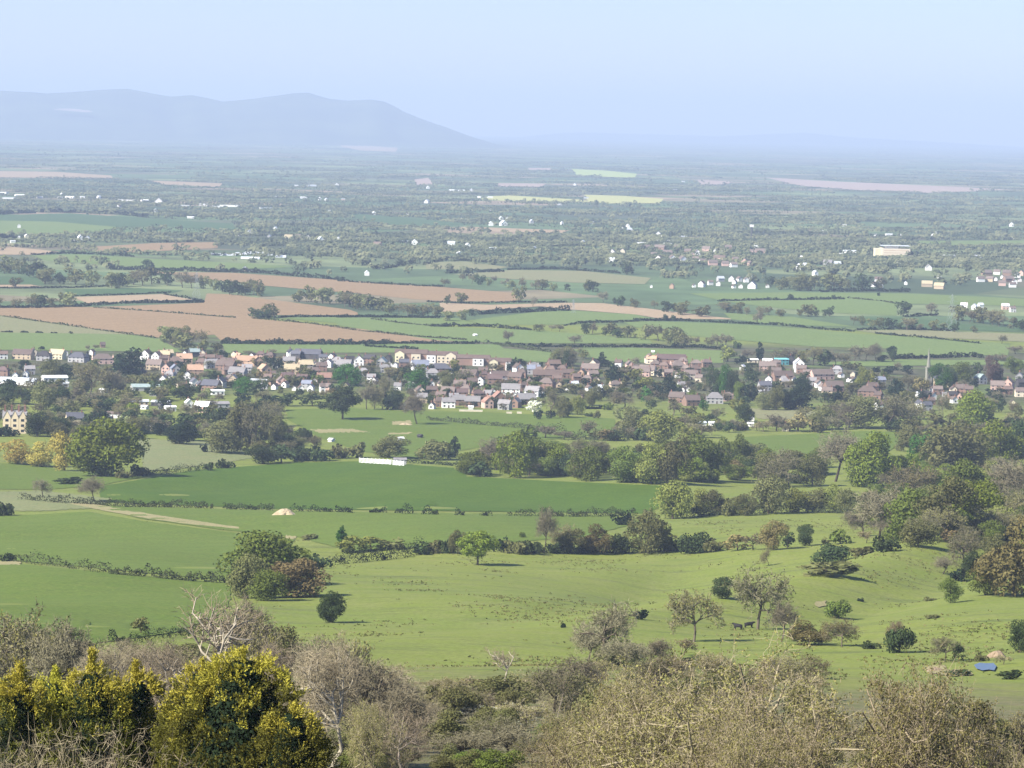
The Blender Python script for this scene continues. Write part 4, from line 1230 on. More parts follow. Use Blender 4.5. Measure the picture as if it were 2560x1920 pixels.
for k, (x0, x1) in enumerate([(5, 80), (135, 182), (232, 276), (328, 366), (444, 466)]):
    hedge('A', [(x0, 594 + k * 2), (x1, 596 + k * 2)], 11, 'dhedge', words='short dark hedge fragment in the left meadow')


# ------------------------------------------------------------------ rows of trees beyond the village
def belt(c, pts, n, hr, kinds, label, group, wr=(.8, 1.4), jit=10):
    for i in range(n):
        t = (i + TR.uniform(.1, .9)) / n * (len(pts) - 1)
        k = min(int(t), len(pts) - 2)
        x = pts[k][0] + (pts[k + 1][0] - pts[k][0]) * (t - k)
        y = pts[k][1] + (pts[k + 1][1] - pts[k][1]) * (t - k) + TR.uniform(-jit, jit)
        h = TR.uniform(*hr)
        tree(c, x, y, h, h * TR.uniform(*wr), TR.choice(kinds), label, group)


T1 = ['pale', 'pale', 'olive', 'dgreen', 'bud']
belt('A', [(0, 215), (200, 225), (330, 290)], 8, (70, 120), T1, 'tree in the grey-green grove at the left edge of the plain', 'trees of the left grove')
belt('A', [(280, 280), (700, 300), (960, 290)], 9, (70, 110), T1, 'tree in the left half of the long tree belt', 'trees of the left belt')
belt('A', [(960, 290), (1300, 320), (1500, 350), (1700, 362)], 12, (70, 115), ['pale', 'bud', 'olive', 'dgreen', 'bare'], 'tree in the right half of the long tree belt', 'trees of the right belt')
belt('A', [(-20, 430), (200, 430), (300, 430), (520, 425)], 8, (50, 105), ['pale', 'dgreen', 'olive', 'bud'], 'tree in the clump on the left end of the ploughed field', 'clump at the ploughed field')
belt('A', [(1900, 390), (2050, 405), (2212, 410)], 5, (75, 110), T1, 'tree in the left part of the middle tree belt', 'middle belt, left part')
belt('B', [(-20, 430), (120, 440), (240, 445)], 5, (85, 115), T1, 'tree in the central part of the middle tree belt', 'middle belt, central part')
belt('B', [(260, 460), (450, 490), (640, 485)], 8, (70, 105), T1, 'tree in the right part of the middle tree belt', 'middle belt, right part')
belt('A', [(1040, 660), (1150, 670), (1310, 690)], 5, (70, 130), ['pale', 'olive', 'bud', 'dgreen'], 'tree in the thicket behind the village, left of the black hedge', 'thicket behind the village')
belt('B', [(780, 270), (1000, 290), (1300, 325), (1700, 335)], 14, (45, 80), ['bud', 'olive', 'pale', 'bare', 'dgreen'], 'tree in the row between straw field and brown field', 'row between straw and brown fields')
belt('B', [(1250, 580), (1420, 585)], 4, (40, 65), ['bud', 'bare', 'olive'], 'bush at the right end of the long dark hedge', 'scrub at the long hedge')
belt('B', [(1540, 595), (1750, 620), (1900, 635)], 7, (50, 90), T1, 'tree in the row crossing the right-hand meadows', 'row crossing the right meadows')
belt('B', [(1950, 650), (2100, 660), (2212, 680)], 5, (90, 125), ['budo', 'pale', 'olive'], 'tree in the thin clump at the meadow corner', 'clump at the meadow corner')
belt('C', [(270, 465), (450, 485), (820, 500), (1000, 490)], 12, (40, 80), ['bud', 'dgreen', 'olive', 'pale'], 'tree in the thorn row across the right meadows', 'thorn row across the right meadows')
belt('C', [(1060, 540), (1350, 570), (1560, 590), (1900, 595)], 13, (45, 85), ['bud', 'olive', 'pale', 'dgreen'], 'tree in the thorn row above the yellowish meadow', 'thorn row above the yellowish meadow')
belt('C', [(1780, 520), (2000, 540), (2212, 580)], 9, (60, 110), ['bud', 'olive', 'dgreen', 'bare'], 'tree in the grove at the right edge of the plain', 'grove at the right edge')
belt('C', [(0, 690), (130, 680), (350, 690)], 6, (60, 90), ['bare', 'budo', 'bud'], 'bare bush at the left end of the broad right meadow', 'bushes at the broad right meadow')
belt('B', [(1680, 400), (1850, 430), (2150, 470), (2212, 480)], 9, (40, 90), ['bare', 'bud', 'dgreen', 'olive'], 'scrub tree at the right end of the pale tan strip', 'scrub at the tan strip')
belt('C', [(560, 310), (760, 320), (1000, 320), (1300, 335)], 11, (60, 120), ['pale', 'dgreen', 'pale', 'olive'], 'tree in the row below the white town houses', 'row below the town houses')
trees('''
A 1650 505 70 110 dgreen; A 1740 500 95 115 olive; A 1700 505 60 90 dbush; A 760 310 100 100 dgreen; A 940 192 70 60 dgreen; A 100 300 60 90 olive
B 690 415 65 40 dgreen; B 785 408 72 85 olive; B 1150 393 100 95 olive; B 670 305 60 70 budo; B 1840 222 85 75 dgreen; B 1085 668 90 75 bare; B 1080 675 25 35 kbush; B 1510 670 60 100 bare; B 1430 810 130 160 olive; B 2090 520 45 40 dbush; B 2140 520 40 40 dbush; B 1240 430 70 50 bare; B 2150 690 35 50 kbush
B 690 520 65 90 pale; B 780 515 70 80 pale; B 850 490 50 60 dgreen
C 1435 492 100 100 dgreen; C 1620 490 90 80 bare; C 710 380 35 35 dbush; C 985 375 25 25 dbush; C 1275 360 25 20 kbush; C 500 540 90 80 bare; C 140 495 75 110 olive; C 300 465 50 60 dgreen; C 1360 755 75 60 column; C 2070 670 60 60 budo
F 1240 100 10 10 kbush
''')

# ------------------------------------------------------------------ trees on the slope at the viewer's feet (their bases lie below the frame)
tree('G', 1370, 640, 490, 560, 'giant', 'pale bare tree with forking white limbs behind the golden conifers', dist=470)
for c, x, y, h, w, k, d in [
    ('G', 60, 720, 440, 420, 'bud', 480), ('G', 230, 740, 470, 420, 'budo', 500), ('G', 330, 760, 360, 300, 'bare', 430), ('G', 520, 740, 420, 330, 'bare', 520), ('G', 700, 760, 280, 330, 'bigbare', 420), ('G', 880, 760, 280, 320, 'bigbare', 440),
    ('G', 1050, 760, 300, 330, 'bare', 455), ('G', 1200, 760, 270, 300, 'bigbare', 400), ('G', 1560, 640, 440, 280, 'bare', 540), ('G', 1650, 680, 400, 330, 'bud', 500), ('G', 1800, 640, 270, 260, 'olive', 560), ('G', 1700, 800, 330, 300, 'bigbare', 430),
    ('G', 1960, 1000, 560, 420, 'bigbare', 400), ('G', 2080, 900, 470, 380, 'bare', 450), ('G', 905, 420, 110, 120, 'olive', None), ('G', 2140, 1286, 800, 400, 'bigbare', 330),
    ('H', 20, 1000, 550, 300, 'bud', 420), ('H', 150, 1286, 700, 400, 'bare', 380), ('H', 60, 1286, 440, 330, 'bigbud', 300), ('H', 290, 1000, 400, 330, 'bigbare', 400), ('H', 420, 1286, 560, 330, 'bare', 360), ('H', 560, 1200, 330, 260, 'bare', 420),
    ('H', 700, 1000, 300, 260, 'bbush', 520), ('H', 850, 960, 250, 260, 'bbush', 545), ('H', 960, 900, 180, 240, 'bare', 560), ('H', 1180, 1000, 330, 260, 'bbush', 500), ('H', 1380, 1000, 400, 300, 'budo', 460), ('H', 1290, 920, 220, 240, 'bare', 520),
    ('H', 780, 1100, 230, 260, 'wbush', 440), ('H', 1130, 1110, 240, 330, 'wbush', 430), ('H', 960, 1140, 220, 260, 'bare', 410), ('H', 1000, 1200, 250, 300, 'budo', 385),
    ('H', 1690, 680, 460, 330, 'bare', 640), ('H', 1600, 660, 320, 220, 'bare', 660), ('H', 1850, 700, 250, 330, 'bare', 620), ('H', 2010, 700, 260, 240, 'bare', 640), ('H', 1760, 620, 150, 260, 'bush', 640), ('H', 1560, 820, 260, 300, 'bare', 520), ('H', 2120, 800, 260, 240, 'budo', 500),
    ('H', 560, 860, 120, 180, 'bud', 560), ('H', 780, 1286, 240, 420, 'bare', 345), ('H', 1080, 1286, 280, 420, 'bare', 345), ('H', 860, 1286, 120, 220, 'gbush', 322), ('H', 1020, 1286, 130, 260, 'gbush', 318), ('H', 1330, 1200, 190, 170, 'gbush', 380), ('H', 690, 1286, 80, 180, 'bush', 322), ('H', 1240, 1286, 200, 220, 'budo', 340), ('H', 150, 1286, 110, 260, 'gbush', 318),
    ('H', 1820, 1286, 640, 620, 'bigbud', 300), ('H', 1600, 1286, 380, 420, 'bigbud', 270), ('H', 2010, 1286, 540, 620, 'bigbud', 262), ('H', 1720, 1286, 500, 360, 'olive', 345),
    ('I', 60, 1286, 560, 800, 'bigbud', 250), ('I', 430, 1286, 640, 800, 'bigbud', 258), ('I', 900, 1286, 800, 1250, 'bigbud', 248), ('I', 640, 1286, 560, 900, 'bigbud', 222), ('I', 1200, 1286, 690, 900, 'bigbud', 240), ('I', 1400, 1286, 520, 560, 'budo', 255), ('I', 1000, 1286, 400, 800, 'bigbud', 208), ('I', 280, 1286, 330, 700, 'bigbud', 204),
    ('I', 1640, 1286, 400, 300, 'budo', 300), ('I', 1800, 1286, 480, 300, 'olive', 310), ('I', 1980, 1286, 400, 280, 'olive', 320), ('I', 1930, 1286, 150, 260, 'bush', 290), ('I', 2130, 1286, 360, 280, 'bud', 330), ('I', 2200, 1286, 130, 200, 'bbush', 280), ('I', 1560, 1286, 260, 260, 'bare', 290), ('I', 1760, 1286, 300, 300, 'olive', 290), ('I', 2060, 1286, 260, 240, 'budo', 290), ('I', 1500, 1100, 330, 280, 'bud', 330)]:
    tree(c, x, y, h, w, k, dist=d)
tree('H', 265, 1286, 570, 210, 'birch', 'tall slender white-stemmed birch in the foreground wood', dist=330)
tree('H', 410, 1286, 400, 300, 'giant', 'crooked bare tree with a pale leaning stem in the foreground wood', dist=325)
tree('H', 170, 1286, 470, 150, 'birch', 'short white-stemmed birch left of the taller birch', dist=335)
tree('H', 1400, 1000, 330, 170, 'birch', 'thin grey-stemmed tree standing clear beside the dark thicket', dist=455)
tree('H', 1060, 900, 390, 220, 'giant', 'small crooked ivy-grown tree against the open pasture', dist=560)


# golden conifers: trunk, olive sprays with painted shade lower down, golden outer sprays
def golden_conifer(c, x, ytop, wpx, dist, label, seed, blunt=.5, tip=.3):
    rng = np.random.default_rng(seed)
    s = CROP[c][2]
    u, v = px(c, x, ytop)
    d = ray(u, v)
    g = float(terr(d[0] * dist, dist))
    h = EYE[2] + d[2] * dist - g
    w = wpx * s * dist / FPX
    root = obj('golden_conifer', None, None, (d[0] * dist, dist, g))
    hv = (H - v) * dist / FPX                            # how much of the tree rises above the lower frame edge
    env = lambda q: w / 2 * np.clip(q / hv, 0, 1.25) ** blunt        # radius at depth q below the tip
    deep = hv * 1.3
    K = int(2 * math.pi * w * .40 * deep / .13)
    q = deep * rng.uniform(0, 1, K) ** .8
    a = rng.uniform(0, 2 * math.pi, K)
    R = env(q) * (1 + rng.normal(size=K) * .07 + .07 * np.sin(a * 5 + q * 4 + seed))
    CC = np.stack([R * np.cos(a), R * np.sin(a), h - q], 1)
    T = int(26 * tip / .3)                               # the thin leader
    tz = rng.uniform(-.3, tip, T)
    CC = np.concatenate([CC, np.stack([rng.normal(size=T) * .05, rng.normal(size=T) * .05, h + tz], 1)])
    oc = np.concatenate([np.stack([np.cos(a), np.sin(a), .25 + .5 * (1 - q / deep)], 1), np.stack([rng.normal(size=T) * .5, rng.normal(size=T) * .5, np.full(T, 1.2)], 1)])
    oc /= np.linalg.norm(oc, axis=1, keepdims=True)
    per = 15
    i = np.repeat(np.arange(len(CC)), per)
    i = i[~((i >= K) & (rng.uniform(size=len(i)) < .7))]
    n = len(i)
    off = sph(rng, n) * np.where(i < K, .23, .06)[:, None] * rng.uniform(.2, 1, (n, 1))
    P = CC[i] + off
    out = oc[i] * .9 + off * 2.2 + np.array([0, 0, .28]) + rng.normal(size=(n, 3)) * .3
    out /= np.linalg.norm(out, axis=1, keepdims=True)
    side = np.cross(out, rng.normal(size=(n, 3)))
    side /= np.linalg.norm(side, axis=1, keepdims=True) + 1e-9
    L = rng.uniform(.12, .26, n)
    cs, ns, ss, dr, sunlit = [], [], [], [], []
    sunny = np.concatenate([np.clip(.55 - 1.9 * q / deep, -.9, .5), np.full(T, .5)]) + rng.normal(size=K + T) * .28  # gold gives way to greener lower foliage, with shade painted down the crown
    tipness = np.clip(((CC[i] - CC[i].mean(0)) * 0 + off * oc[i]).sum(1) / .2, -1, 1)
    for k in range(9):
        t = rng.uniform(-.2, 1, n)
        f = rng.uniform(-1, 1, n) * (1 - .6 * np.abs(t))
        cs.append(P + out * (t * L)[:, None] + side * (f * L * .45)[:, None])
        ns.append(np.cross(out, side) + rng.normal(size=(n, 3)) * .5)
        ss.append(rng.uniform(.03, .058, n))
        dr.append(out + side * (f * .9)[:, None])
        sunlit.append((t * .12 + tipness * .3 + sunny[i]) > .12)
    cs, ns, ss, dr, sunlit = (np.concatenate(t) for t in (cs, ns, ss, dr, sunlit))
    V, F = quads(cs, ns, ss, rng, .38, dr)
    for nm, msk, mt_ in (('sunlit_sprays', sunlit, 'gold'), ('shaded_sprays', ~sunlit, 'goldshade')):
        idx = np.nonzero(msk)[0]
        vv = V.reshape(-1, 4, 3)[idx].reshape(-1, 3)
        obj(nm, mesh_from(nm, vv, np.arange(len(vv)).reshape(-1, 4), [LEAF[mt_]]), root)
    # near-black core quads, painted shade for the gaps between sprays
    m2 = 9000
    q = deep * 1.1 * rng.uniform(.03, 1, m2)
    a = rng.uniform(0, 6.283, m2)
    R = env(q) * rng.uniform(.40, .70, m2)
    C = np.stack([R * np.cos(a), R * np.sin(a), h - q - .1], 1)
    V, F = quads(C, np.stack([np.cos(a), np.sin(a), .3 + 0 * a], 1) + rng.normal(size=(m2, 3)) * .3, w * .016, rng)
    obj('shade_core', mesh_from('shade_core', V, F, [LEAF['dark']]), root)
    v, f = tubes([(0, 0, -.3), (0, 0, h * .5)], [(0, 0, h * .5), (0, 0, h * .95)], [.22, .15], [.15, .02], 8)
    obj('trunk', mesh_from('conifer_trunk', v, f, [TWIG['bark']]), root)
    tag(root, label, 'tree', 'golden conifers in the foreground')
    return root


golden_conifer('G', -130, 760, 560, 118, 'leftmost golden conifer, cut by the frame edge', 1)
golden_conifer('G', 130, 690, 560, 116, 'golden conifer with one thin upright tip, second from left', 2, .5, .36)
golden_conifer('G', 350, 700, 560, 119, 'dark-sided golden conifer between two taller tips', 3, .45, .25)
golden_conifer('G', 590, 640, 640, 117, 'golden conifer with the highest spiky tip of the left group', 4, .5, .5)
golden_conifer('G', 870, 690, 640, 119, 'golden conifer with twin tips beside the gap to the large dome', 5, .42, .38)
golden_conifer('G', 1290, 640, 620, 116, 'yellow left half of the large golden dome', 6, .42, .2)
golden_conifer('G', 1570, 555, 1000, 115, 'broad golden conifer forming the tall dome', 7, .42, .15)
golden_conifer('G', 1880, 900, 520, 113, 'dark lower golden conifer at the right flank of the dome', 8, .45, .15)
for i, (x, y, h, w) in enumerate([(80, 1286, 120, 260), (300, 1286, 190, 300), (560, 1286, 110, 300), (740, 1286, 150, 200)]):
    tree('G', x, y, h, w, 'twiggy', ['bare twiggy treetop at the bottom left corner', 'tallest bare twiggy treetop before the left conifers', 'bare twiggy treetop before the spiky conifer', 'small bare twiggy treetop before the conifer gap'][i], dist=100 + i)

# understorey of the foreground wood: thorn scrub between the trunks
SCR = random.Random(21)
for i in range(330):
    dist = SCR.uniform(318, 630)
    u = SCR.uniform(-60, 2620)
    v = None
    d = ray(u, 1900)
    x = d[0] * dist
    g = float(terr(x, dist))
    p = np.array([x, dist, g])
    uu, vv = to_px(p)
    edge = 1560 + 60 * math.sin(uu / 300) + (230 if 780 < uu < 1450 else 0) + (250 if uu > 2050 else 0)
    if vv < edge or vv > 2050:
        continue
    h = SCR.uniform(2.2, 5.0)
    o, words, cat = stand(SCR.choice(['bbush', 'twiggy', 'bush', 'bbush', 'bud', 'budo', 'olive']), p, h, h * SCR.uniform(1.0, 1.7), parts=False, far=False)
    tag(o, 'low thorn scrub filling the floor of the foreground wood', cat if o.name.split('.')[0] != 'bare_tree' else 'tree', 'scrub on the foreground wood floor')

# undergrowth of the woods and shrubs of the village gardens
UR = random.Random(31)


def fill(poly, n, hr, kinds, name, label, group, wr=(1.0, 1.6), avoid=True):
    P = [px(*q) for q in poly]
    u0, u1, v0, v1 = min(p[0] for p in P), max(p[0] for p in P), min(p[1] for p in P), max(p[1] for p in P)
    done = tries = 0
    while done < n and tries < n * 30:
        tries += 1
        u, v = UR.uniform(u0, u1), UR.uniform(v0, v1)
        if not inside(P, u, v) or (avoid and any(inside(q, u, v) for q in FIELD_PX)):
            continue
        p = at(u, v)
        h = UR.uniform(*hr)
        o, w_, cat = stand(UR.choice(kinds), p, h, h * UR.uniform(*wr), parts=False, far=False if p[1] < 2200 else None)
        o.name = name
        tag(o, label, cat, group)
        done += 1


fill([('F', 1080, 580), ('F', 1350, 430), ('F', 2300, 300), ('F', 2300, 1000), ('F', 1760, 920), ('F', 1400, 960), ('F', 1100, 900)], 130, (5, 11), ['olive', 'green', 'green', 'budo', 'lime', 'bare', 'bright', 'bud'], 'woodland_shrub', 'understorey shrub filling the wood on the right slope', 'undergrowth of the right wood')
fill([('E', 790, 470), ('E', 1000, 380), ('E', 2212, 380), ('F', 900, 400), ('F', 900, 560), ('F', 400, 530), ('E', 2000, 540), ('E', 1450, 500), ('E', 830, 480)], 150, (5, 12), ['olive', 'green', 'bright', 'budo', 'green', 'lime', 'dbush', 'bud'], 'woodland_shrub', 'understorey shrub filling the wood behind the deep green crop', 'undergrowth of the middle wood')
fill([('E', 1250, 190), ('E', 1900, 190), ('F', 0, 150), ('F', 800, 190), ('F', 2212, 150), ('F', 2212, 330), ('F', 1000, 200), ('F', 400, 220), ('E', 1900, 290)], 110, (4, 9), ['olive', 'bud', 'budo', 'bush', 'dgreen', 'lime', 'bare'], 'scrub_bush', 'scrub bush between the village and the middle wood', 'scrub before the village')
fill([('D', 1400, 330), ('D', 1450, 200), ('D', 1850, 200), ('D', 2050, 330), ('D', 1900, 400), ('D', 1600, 400)], 26, (4, 9), ['olive', 'budo', 'dgreen', 'bush'], 'wood_undergrowth', 'undergrowth of the copse behind the rough grass field', 'undergrowth of the copse')
fill([('a', 0, 700), ('a', 1600, 700), ('a', 1650, 1000), ('a', 1250, 1250), ('a', 330, 1250), ('a', 0, 1000)], 45, (3.5, 9), ['olive', 'dgreen', 'budo', 'bare', 'dark', 'bud'], 'parkland_shrub', 'garden shrub in the grounds of the manor', 'shrubs in the manor grounds')
fill([('a', 0, 330), ('b', 0, 300), ('b', 2000, 300), ('c', 1000, 380), ('d', 800, 400), ('f', 900, 400), ('f', 900, 860), ('d', 1500, 800), ('d', 600, 930), ('c', 1100, 880), ('b', 2100, 760), ('b', 700, 720), ('a', 1700, 700), ('a', 0, 640)], 300, (3, 7), ['olive', 'dgreen', 'dbush', 'budo', 'dark', 'bare', 'bush', 'green'], 'garden_shrub', 'small shrub between the houses of the village', 'shrubs between the village houses')
fill([('g', 0, 350), ('g', 700, 420), ('g', 1500, 420), ('e', 400, 480), ('e', 1000, 560), ('e', 2300, 500), ('e', 2300, 900), ('e', 900, 1000), ('g', 1900, 980), ('g', 900, 900), ('g', 0, 850)], 150, (3, 7.5), ['olive', 'dgreen', 'dbush', 'budo', 'dark', 'bare', 'bush', 'bud'], 'garden_bush', 'shrub around the houses of the right-hand village end', 'shrubs of the right village end')

fill([('a', 0, 640), ('a', 1000, 620), ('a', 1700, 560), ('b', 300, 640), ('b', 900, 760), ('b', 1650, 800), ('b', 1500, 1000), ('b', 900, 1290), ('a', 900, 1290), ('a', 330, 1280), ('a', 0, 1180)], 130, (5, 11), ['olive', 'dgreen', 'dgreen', 'budo', 'dark', 'bud', 'bare', 'pale'], 'village_tree', 'tree among the sheds and gardens at the left village end', 'trees of the left village end', avoid=True)
fill([('a', 1750, 180), ('b', 2000, 300), ('c', 1000, 380), ('d', 800, 400), ('f', 900, 400), ('f', 900, 860), ('d', 1500, 800), ('d', 600, 930), ('c', 1100, 880), ('b', 2100, 760), ('b', 700, 720), ('a', 1750, 620)], 130, (4.5, 8), ['olive', 'dgreen', 'dark', 'budo', 'dark', 'bare', 'brown'], 'village_tree', 'tree between the crowded houses of the village', 'trees between the village houses')

# ------------------------------------------------------------------ buildings
WALL = {k: plain_mat('wall_' + k, c, .85, .10, .5, .10) for k, c in dict(
    white=(.80, .78, .73), cream=(.66, .57, .42), pink=(.56, .38, .31), orange=(.47, .32, .22), tan=(.48, .38, .26), grey=(.36, .35, .34),
    brick=(.25, .16, .12), dark=(.07, .065, .065), paleyellow=(.66, .59, .40), stone=(.66, .54, .36), teal=(.10, .34, .36)).items()}
ROOF = {k: plain_mat('roof_' + k, c, .85, .2, .35, .18) for k, c in dict(
    brown=(.135, .10, .085), redbrown=(.15, .106, .086), terracotta=(.42, .27, .18), slate=(.10, .10, .115), grey=(.24, .225, .22), straw=(.42, .35, .22),
    pale=(.50, .53, .55), teal=(.16, .42, .44), white=(.80, .80, .80), pinkbrown=(.175, .136, .116), maroon=(.125, .085, .076), dark=(.055, .05, .052),
    bluegrey=(.20, .215, .26), greengrey=(.27, .33, .31), red=(.27, .16, .12)).items()}
GLASS = plain_mat('window_glass', (.035, .04, .05), .15, .2, 1.0, .2, .5)
POT = plain_mat('chimney_brick', (.26, .14, .10), .9, .15, 1.0, .2)
RW = {'brown': 'brown', 'redbrown': 'red-brown', 'terracotta': 'terracotta', 'slate': 'slate', 'grey': 'grey', 'straw': 'straw-coloured', 'pale': 'pale', 'teal': 'teal', 'white': 'white', 'pinkbrown': 'pinkish-brown',
      'maroon': 'maroon', 'dark': 'blackish', 'bluegrey': 'blue-grey', 'greengrey': 'greenish-grey', 'red': 'red'}
WW = {'paleyellow': 'pale yellow', 'dark': 'dark', 'brick': 'brick', 'stone': 'stone'}
HR = random.Random(77)


def box(x0, x1, y0, y1, z0, z1):
    v = [(x, y, z) for z in (z0, z1) for y in (y0, y1) for x in (x0, x1)]
    f = [(0, 2, 3, 1), (4, 5, 7, 6), (0, 1, 5, 4), (2, 6, 7, 3), (0, 4, 6, 2), (1, 3, 7, 5)]
    return v, f


def lump(*bs):
    V, F = [], []
    for v, f in bs:
        o = len(V)
        V += v
        F += [tuple(i + o for i in q) for q in f]
    return V, F


UNIT = mesh_from('window_pane', *box(-.5, .5, -.5, .5, 0, 1), [GLASS])
CHIM = mesh_from('chimney', *lump(box(-.5, .5, -.4, .4, 0, 1), box(-.6, .6, -.5, .5, .86, .93), box(-.3, -.05, -.15, .15, 1, 1.18), box(.08, .33, -.15, .15, 1, 1.18)), [POT])
DOOR = mesh_from('door', *box(-.5, .5, -.5, .5, 0, 1), [plain_mat('door_paint', (.10, .07, .06), .6)])


def gable_shell(w, d, hw, hr):
    """walls with gable triangles: ridge runs along Y"""
    a, b = w / 2, d / 2
    v = [(-a, -b, -.4), (a, -b, -.4), (a, b, -.4), (-a, b, -.4), (-a, -b, hw), (a, -b, hw), (a, b, hw), (-a, b, hw), (0, -b, hw + hr), (0, b, hw + hr)]
    f = [(0, 1, 5, 8, 4), (2, 3, 7, 9, 6), (1, 2, 6, 5), (3, 0, 4, 7)]
    return v, f


def gable_roof(w, d, hw, hr, ov=.35, th=.22, hip=0.0):
    a, b = w / 2 + ov, d / 2 + ov
    s = hr / (w / 2)
    z0, z1 = hw - ov * s + .03, hw + hr + .03
    r = b - hip
    t = th
    v = [(-a, -b, z0), (-a, b, z0), (0, -r, z1), (0, r, z1), (a, -b, z0), (a, b, z0),
         (-a, -b, z0 + t), (-a, b, z0 + t), (0, -r, z1 + t), (0, r, z1 + t), (a, -b, z0 + t), (a, b, z0 + t)]
    f = [(6, 8, 9, 7), (8, 10, 11, 9), (0, 1, 3, 2), (2, 3, 5, 4), (0, 6, 7, 1), (4, 5, 11, 10)]
    if hip:
        f += [(6, 10, 8), (7, 9, 11), (0, 4, 10, 6), (1, 7, 11, 5)]
    else:
        f += [(0, 2, 8, 6), (2, 4, 10, 8), (1, 7, 9, 3), (3, 9, 11, 5)]
    return v, f


def house(c, x, y, wpx, kind, wall, roof, label=None, name='house', cat='house', rz=None, detail=None, hscale=1.0, group=None):
    """kind g: gable towards the viewer; f: long front towards the viewer; h: hipped; s: low shed; b: flat-roofed block"""
    s = CROP[c][2]
    u, v = px(c, x, y)
    p = at(u, v)
    k = mpp(p)
    w = wpx * s * k * (.98 if p[1] < 3600 else .78)
    detail = (w / k > 13 and p[1] < 4200) if detail is None else detail
    if name == 'house':
        name = {'g': 'gabled_house', 'h': 'hipped_house', 'b': 'flat_roofed_building'}.get(kind, name)
    root = obj(name, None, None, p, HR.uniform(-.42, .42) if rz is None else rz)
    big = min(1.0, max(.45, w / 6.5)) * hscale
    if kind == 'g':
        W_, D_, hw, hr = w, max(6, min(13, w * 1.4)), 4.7 * big, w * .46
    elif kind in 'fh':
        W_, D_, hw, hr = max(5.5, min(9, w * .75)), w, 4.3 * big, max(5.5, min(9, w * .75)) * .42
    elif kind == 's':
        W_, D_, hw, hr = max(5, min(16, w * .5)), w, 2.9 * big, max(5, min(16, w * .5)) * .16
    else:
        W_, D_, hw, hr = max(6, min(14, w * .6)), w, 3.6 * big, 0
    side = kind != 'g'
    rot = math.pi / 2 if side else 0
    if kind == 'b':
        obj('wall', mesh_from('house_wall', *box(-W_ / 2, W_ / 2, -D_ / 2, D_ / 2, -.4, hw), [WALL[wall]]), root, rz=rot)
        obj('roof', mesh_from('house_roof', *box(-W_ / 2 - .3, W_ / 2 + .3, -D_ / 2 - .3, D_ / 2 + .3, hw + .003, hw + .35), [ROOF[roof]]), root, rz=rot)
    else:
        obj('wall', mesh_from('house_wall', *gable_shell(W_, D_, hw, hr), [WALL[wall]]), root, rz=rot)
        rf = obj('roof', mesh_from('house_roof', *gable_roof(W_, D_, hw, hr, hip=min(D_ * .35, W_ * .5) if kind == 'h' else 0), [ROOF[roof]]), root, rz=rot)
        if detail and kind in 'gfh':
            ch = obj('chimney', CHIM, rf, (0, (D_ / 2 - .9) * HR.choice((-1, 1)), hw + hr - .7), scale=(.9, .9, 2.0))
    front = -(W_ if side else D_) / 2
    if detail and kind != 'b':
        span = D_ if side else W_
        n = max(1, min(4, int(span / 3.0)))
        rows = (0, 1) if hw > 4.2 else (0,)
        for r_ in rows:
            for i in range(n):
                if r_ == 0 and i == n // 2 and n > 1:
                    obj('door', DOOR, root, ((i + .5) / n * span - span / 2, front - .01, 0), scale=(1.0, .12, 2.05))
                    continue
                obj('window', UNIT, root, ((i + .5) / n * span - span / 2, front - .01, .9 + r_ * 2.35), scale=(1.25, .12, 1.2))
    elif detail:
        n = max(2, min(8, int(D_ / 3.5)))
        for i in range(n):
            obj('window', UNIT, root, ((i + .5) / n * D_ - D_ / 2, front - .01, 1.0), scale=(1.6, .12, 1.3))
    wn_ = WW.get(wall, wall)
    if label:
        tag(root, label, cat, group)
    else:
        form = {'g': 'gable-end', 'f': 'long', 'h': 'hipped', 's': 'low', 'b': 'flat-roofed'}[kind]
        later(root, f'{form} {wn_} {cat.split()[-1]} with {RW[roof]} roof', u, v - 8, cat, group)
    return root


def houses(text, **kw):
    for ln in text.strip().splitlines():
        for it in ln.split(';'):
            q = it.split()
            if len(q) >= 7:
                k2 = dict(kw)
                if q[4] == 's':
                    k2.update(name='shed', cat='shed')
                house(q[0], float(q[1]), float(q[2]), float(q[3]), q[4], q[5], q[6], **k2)


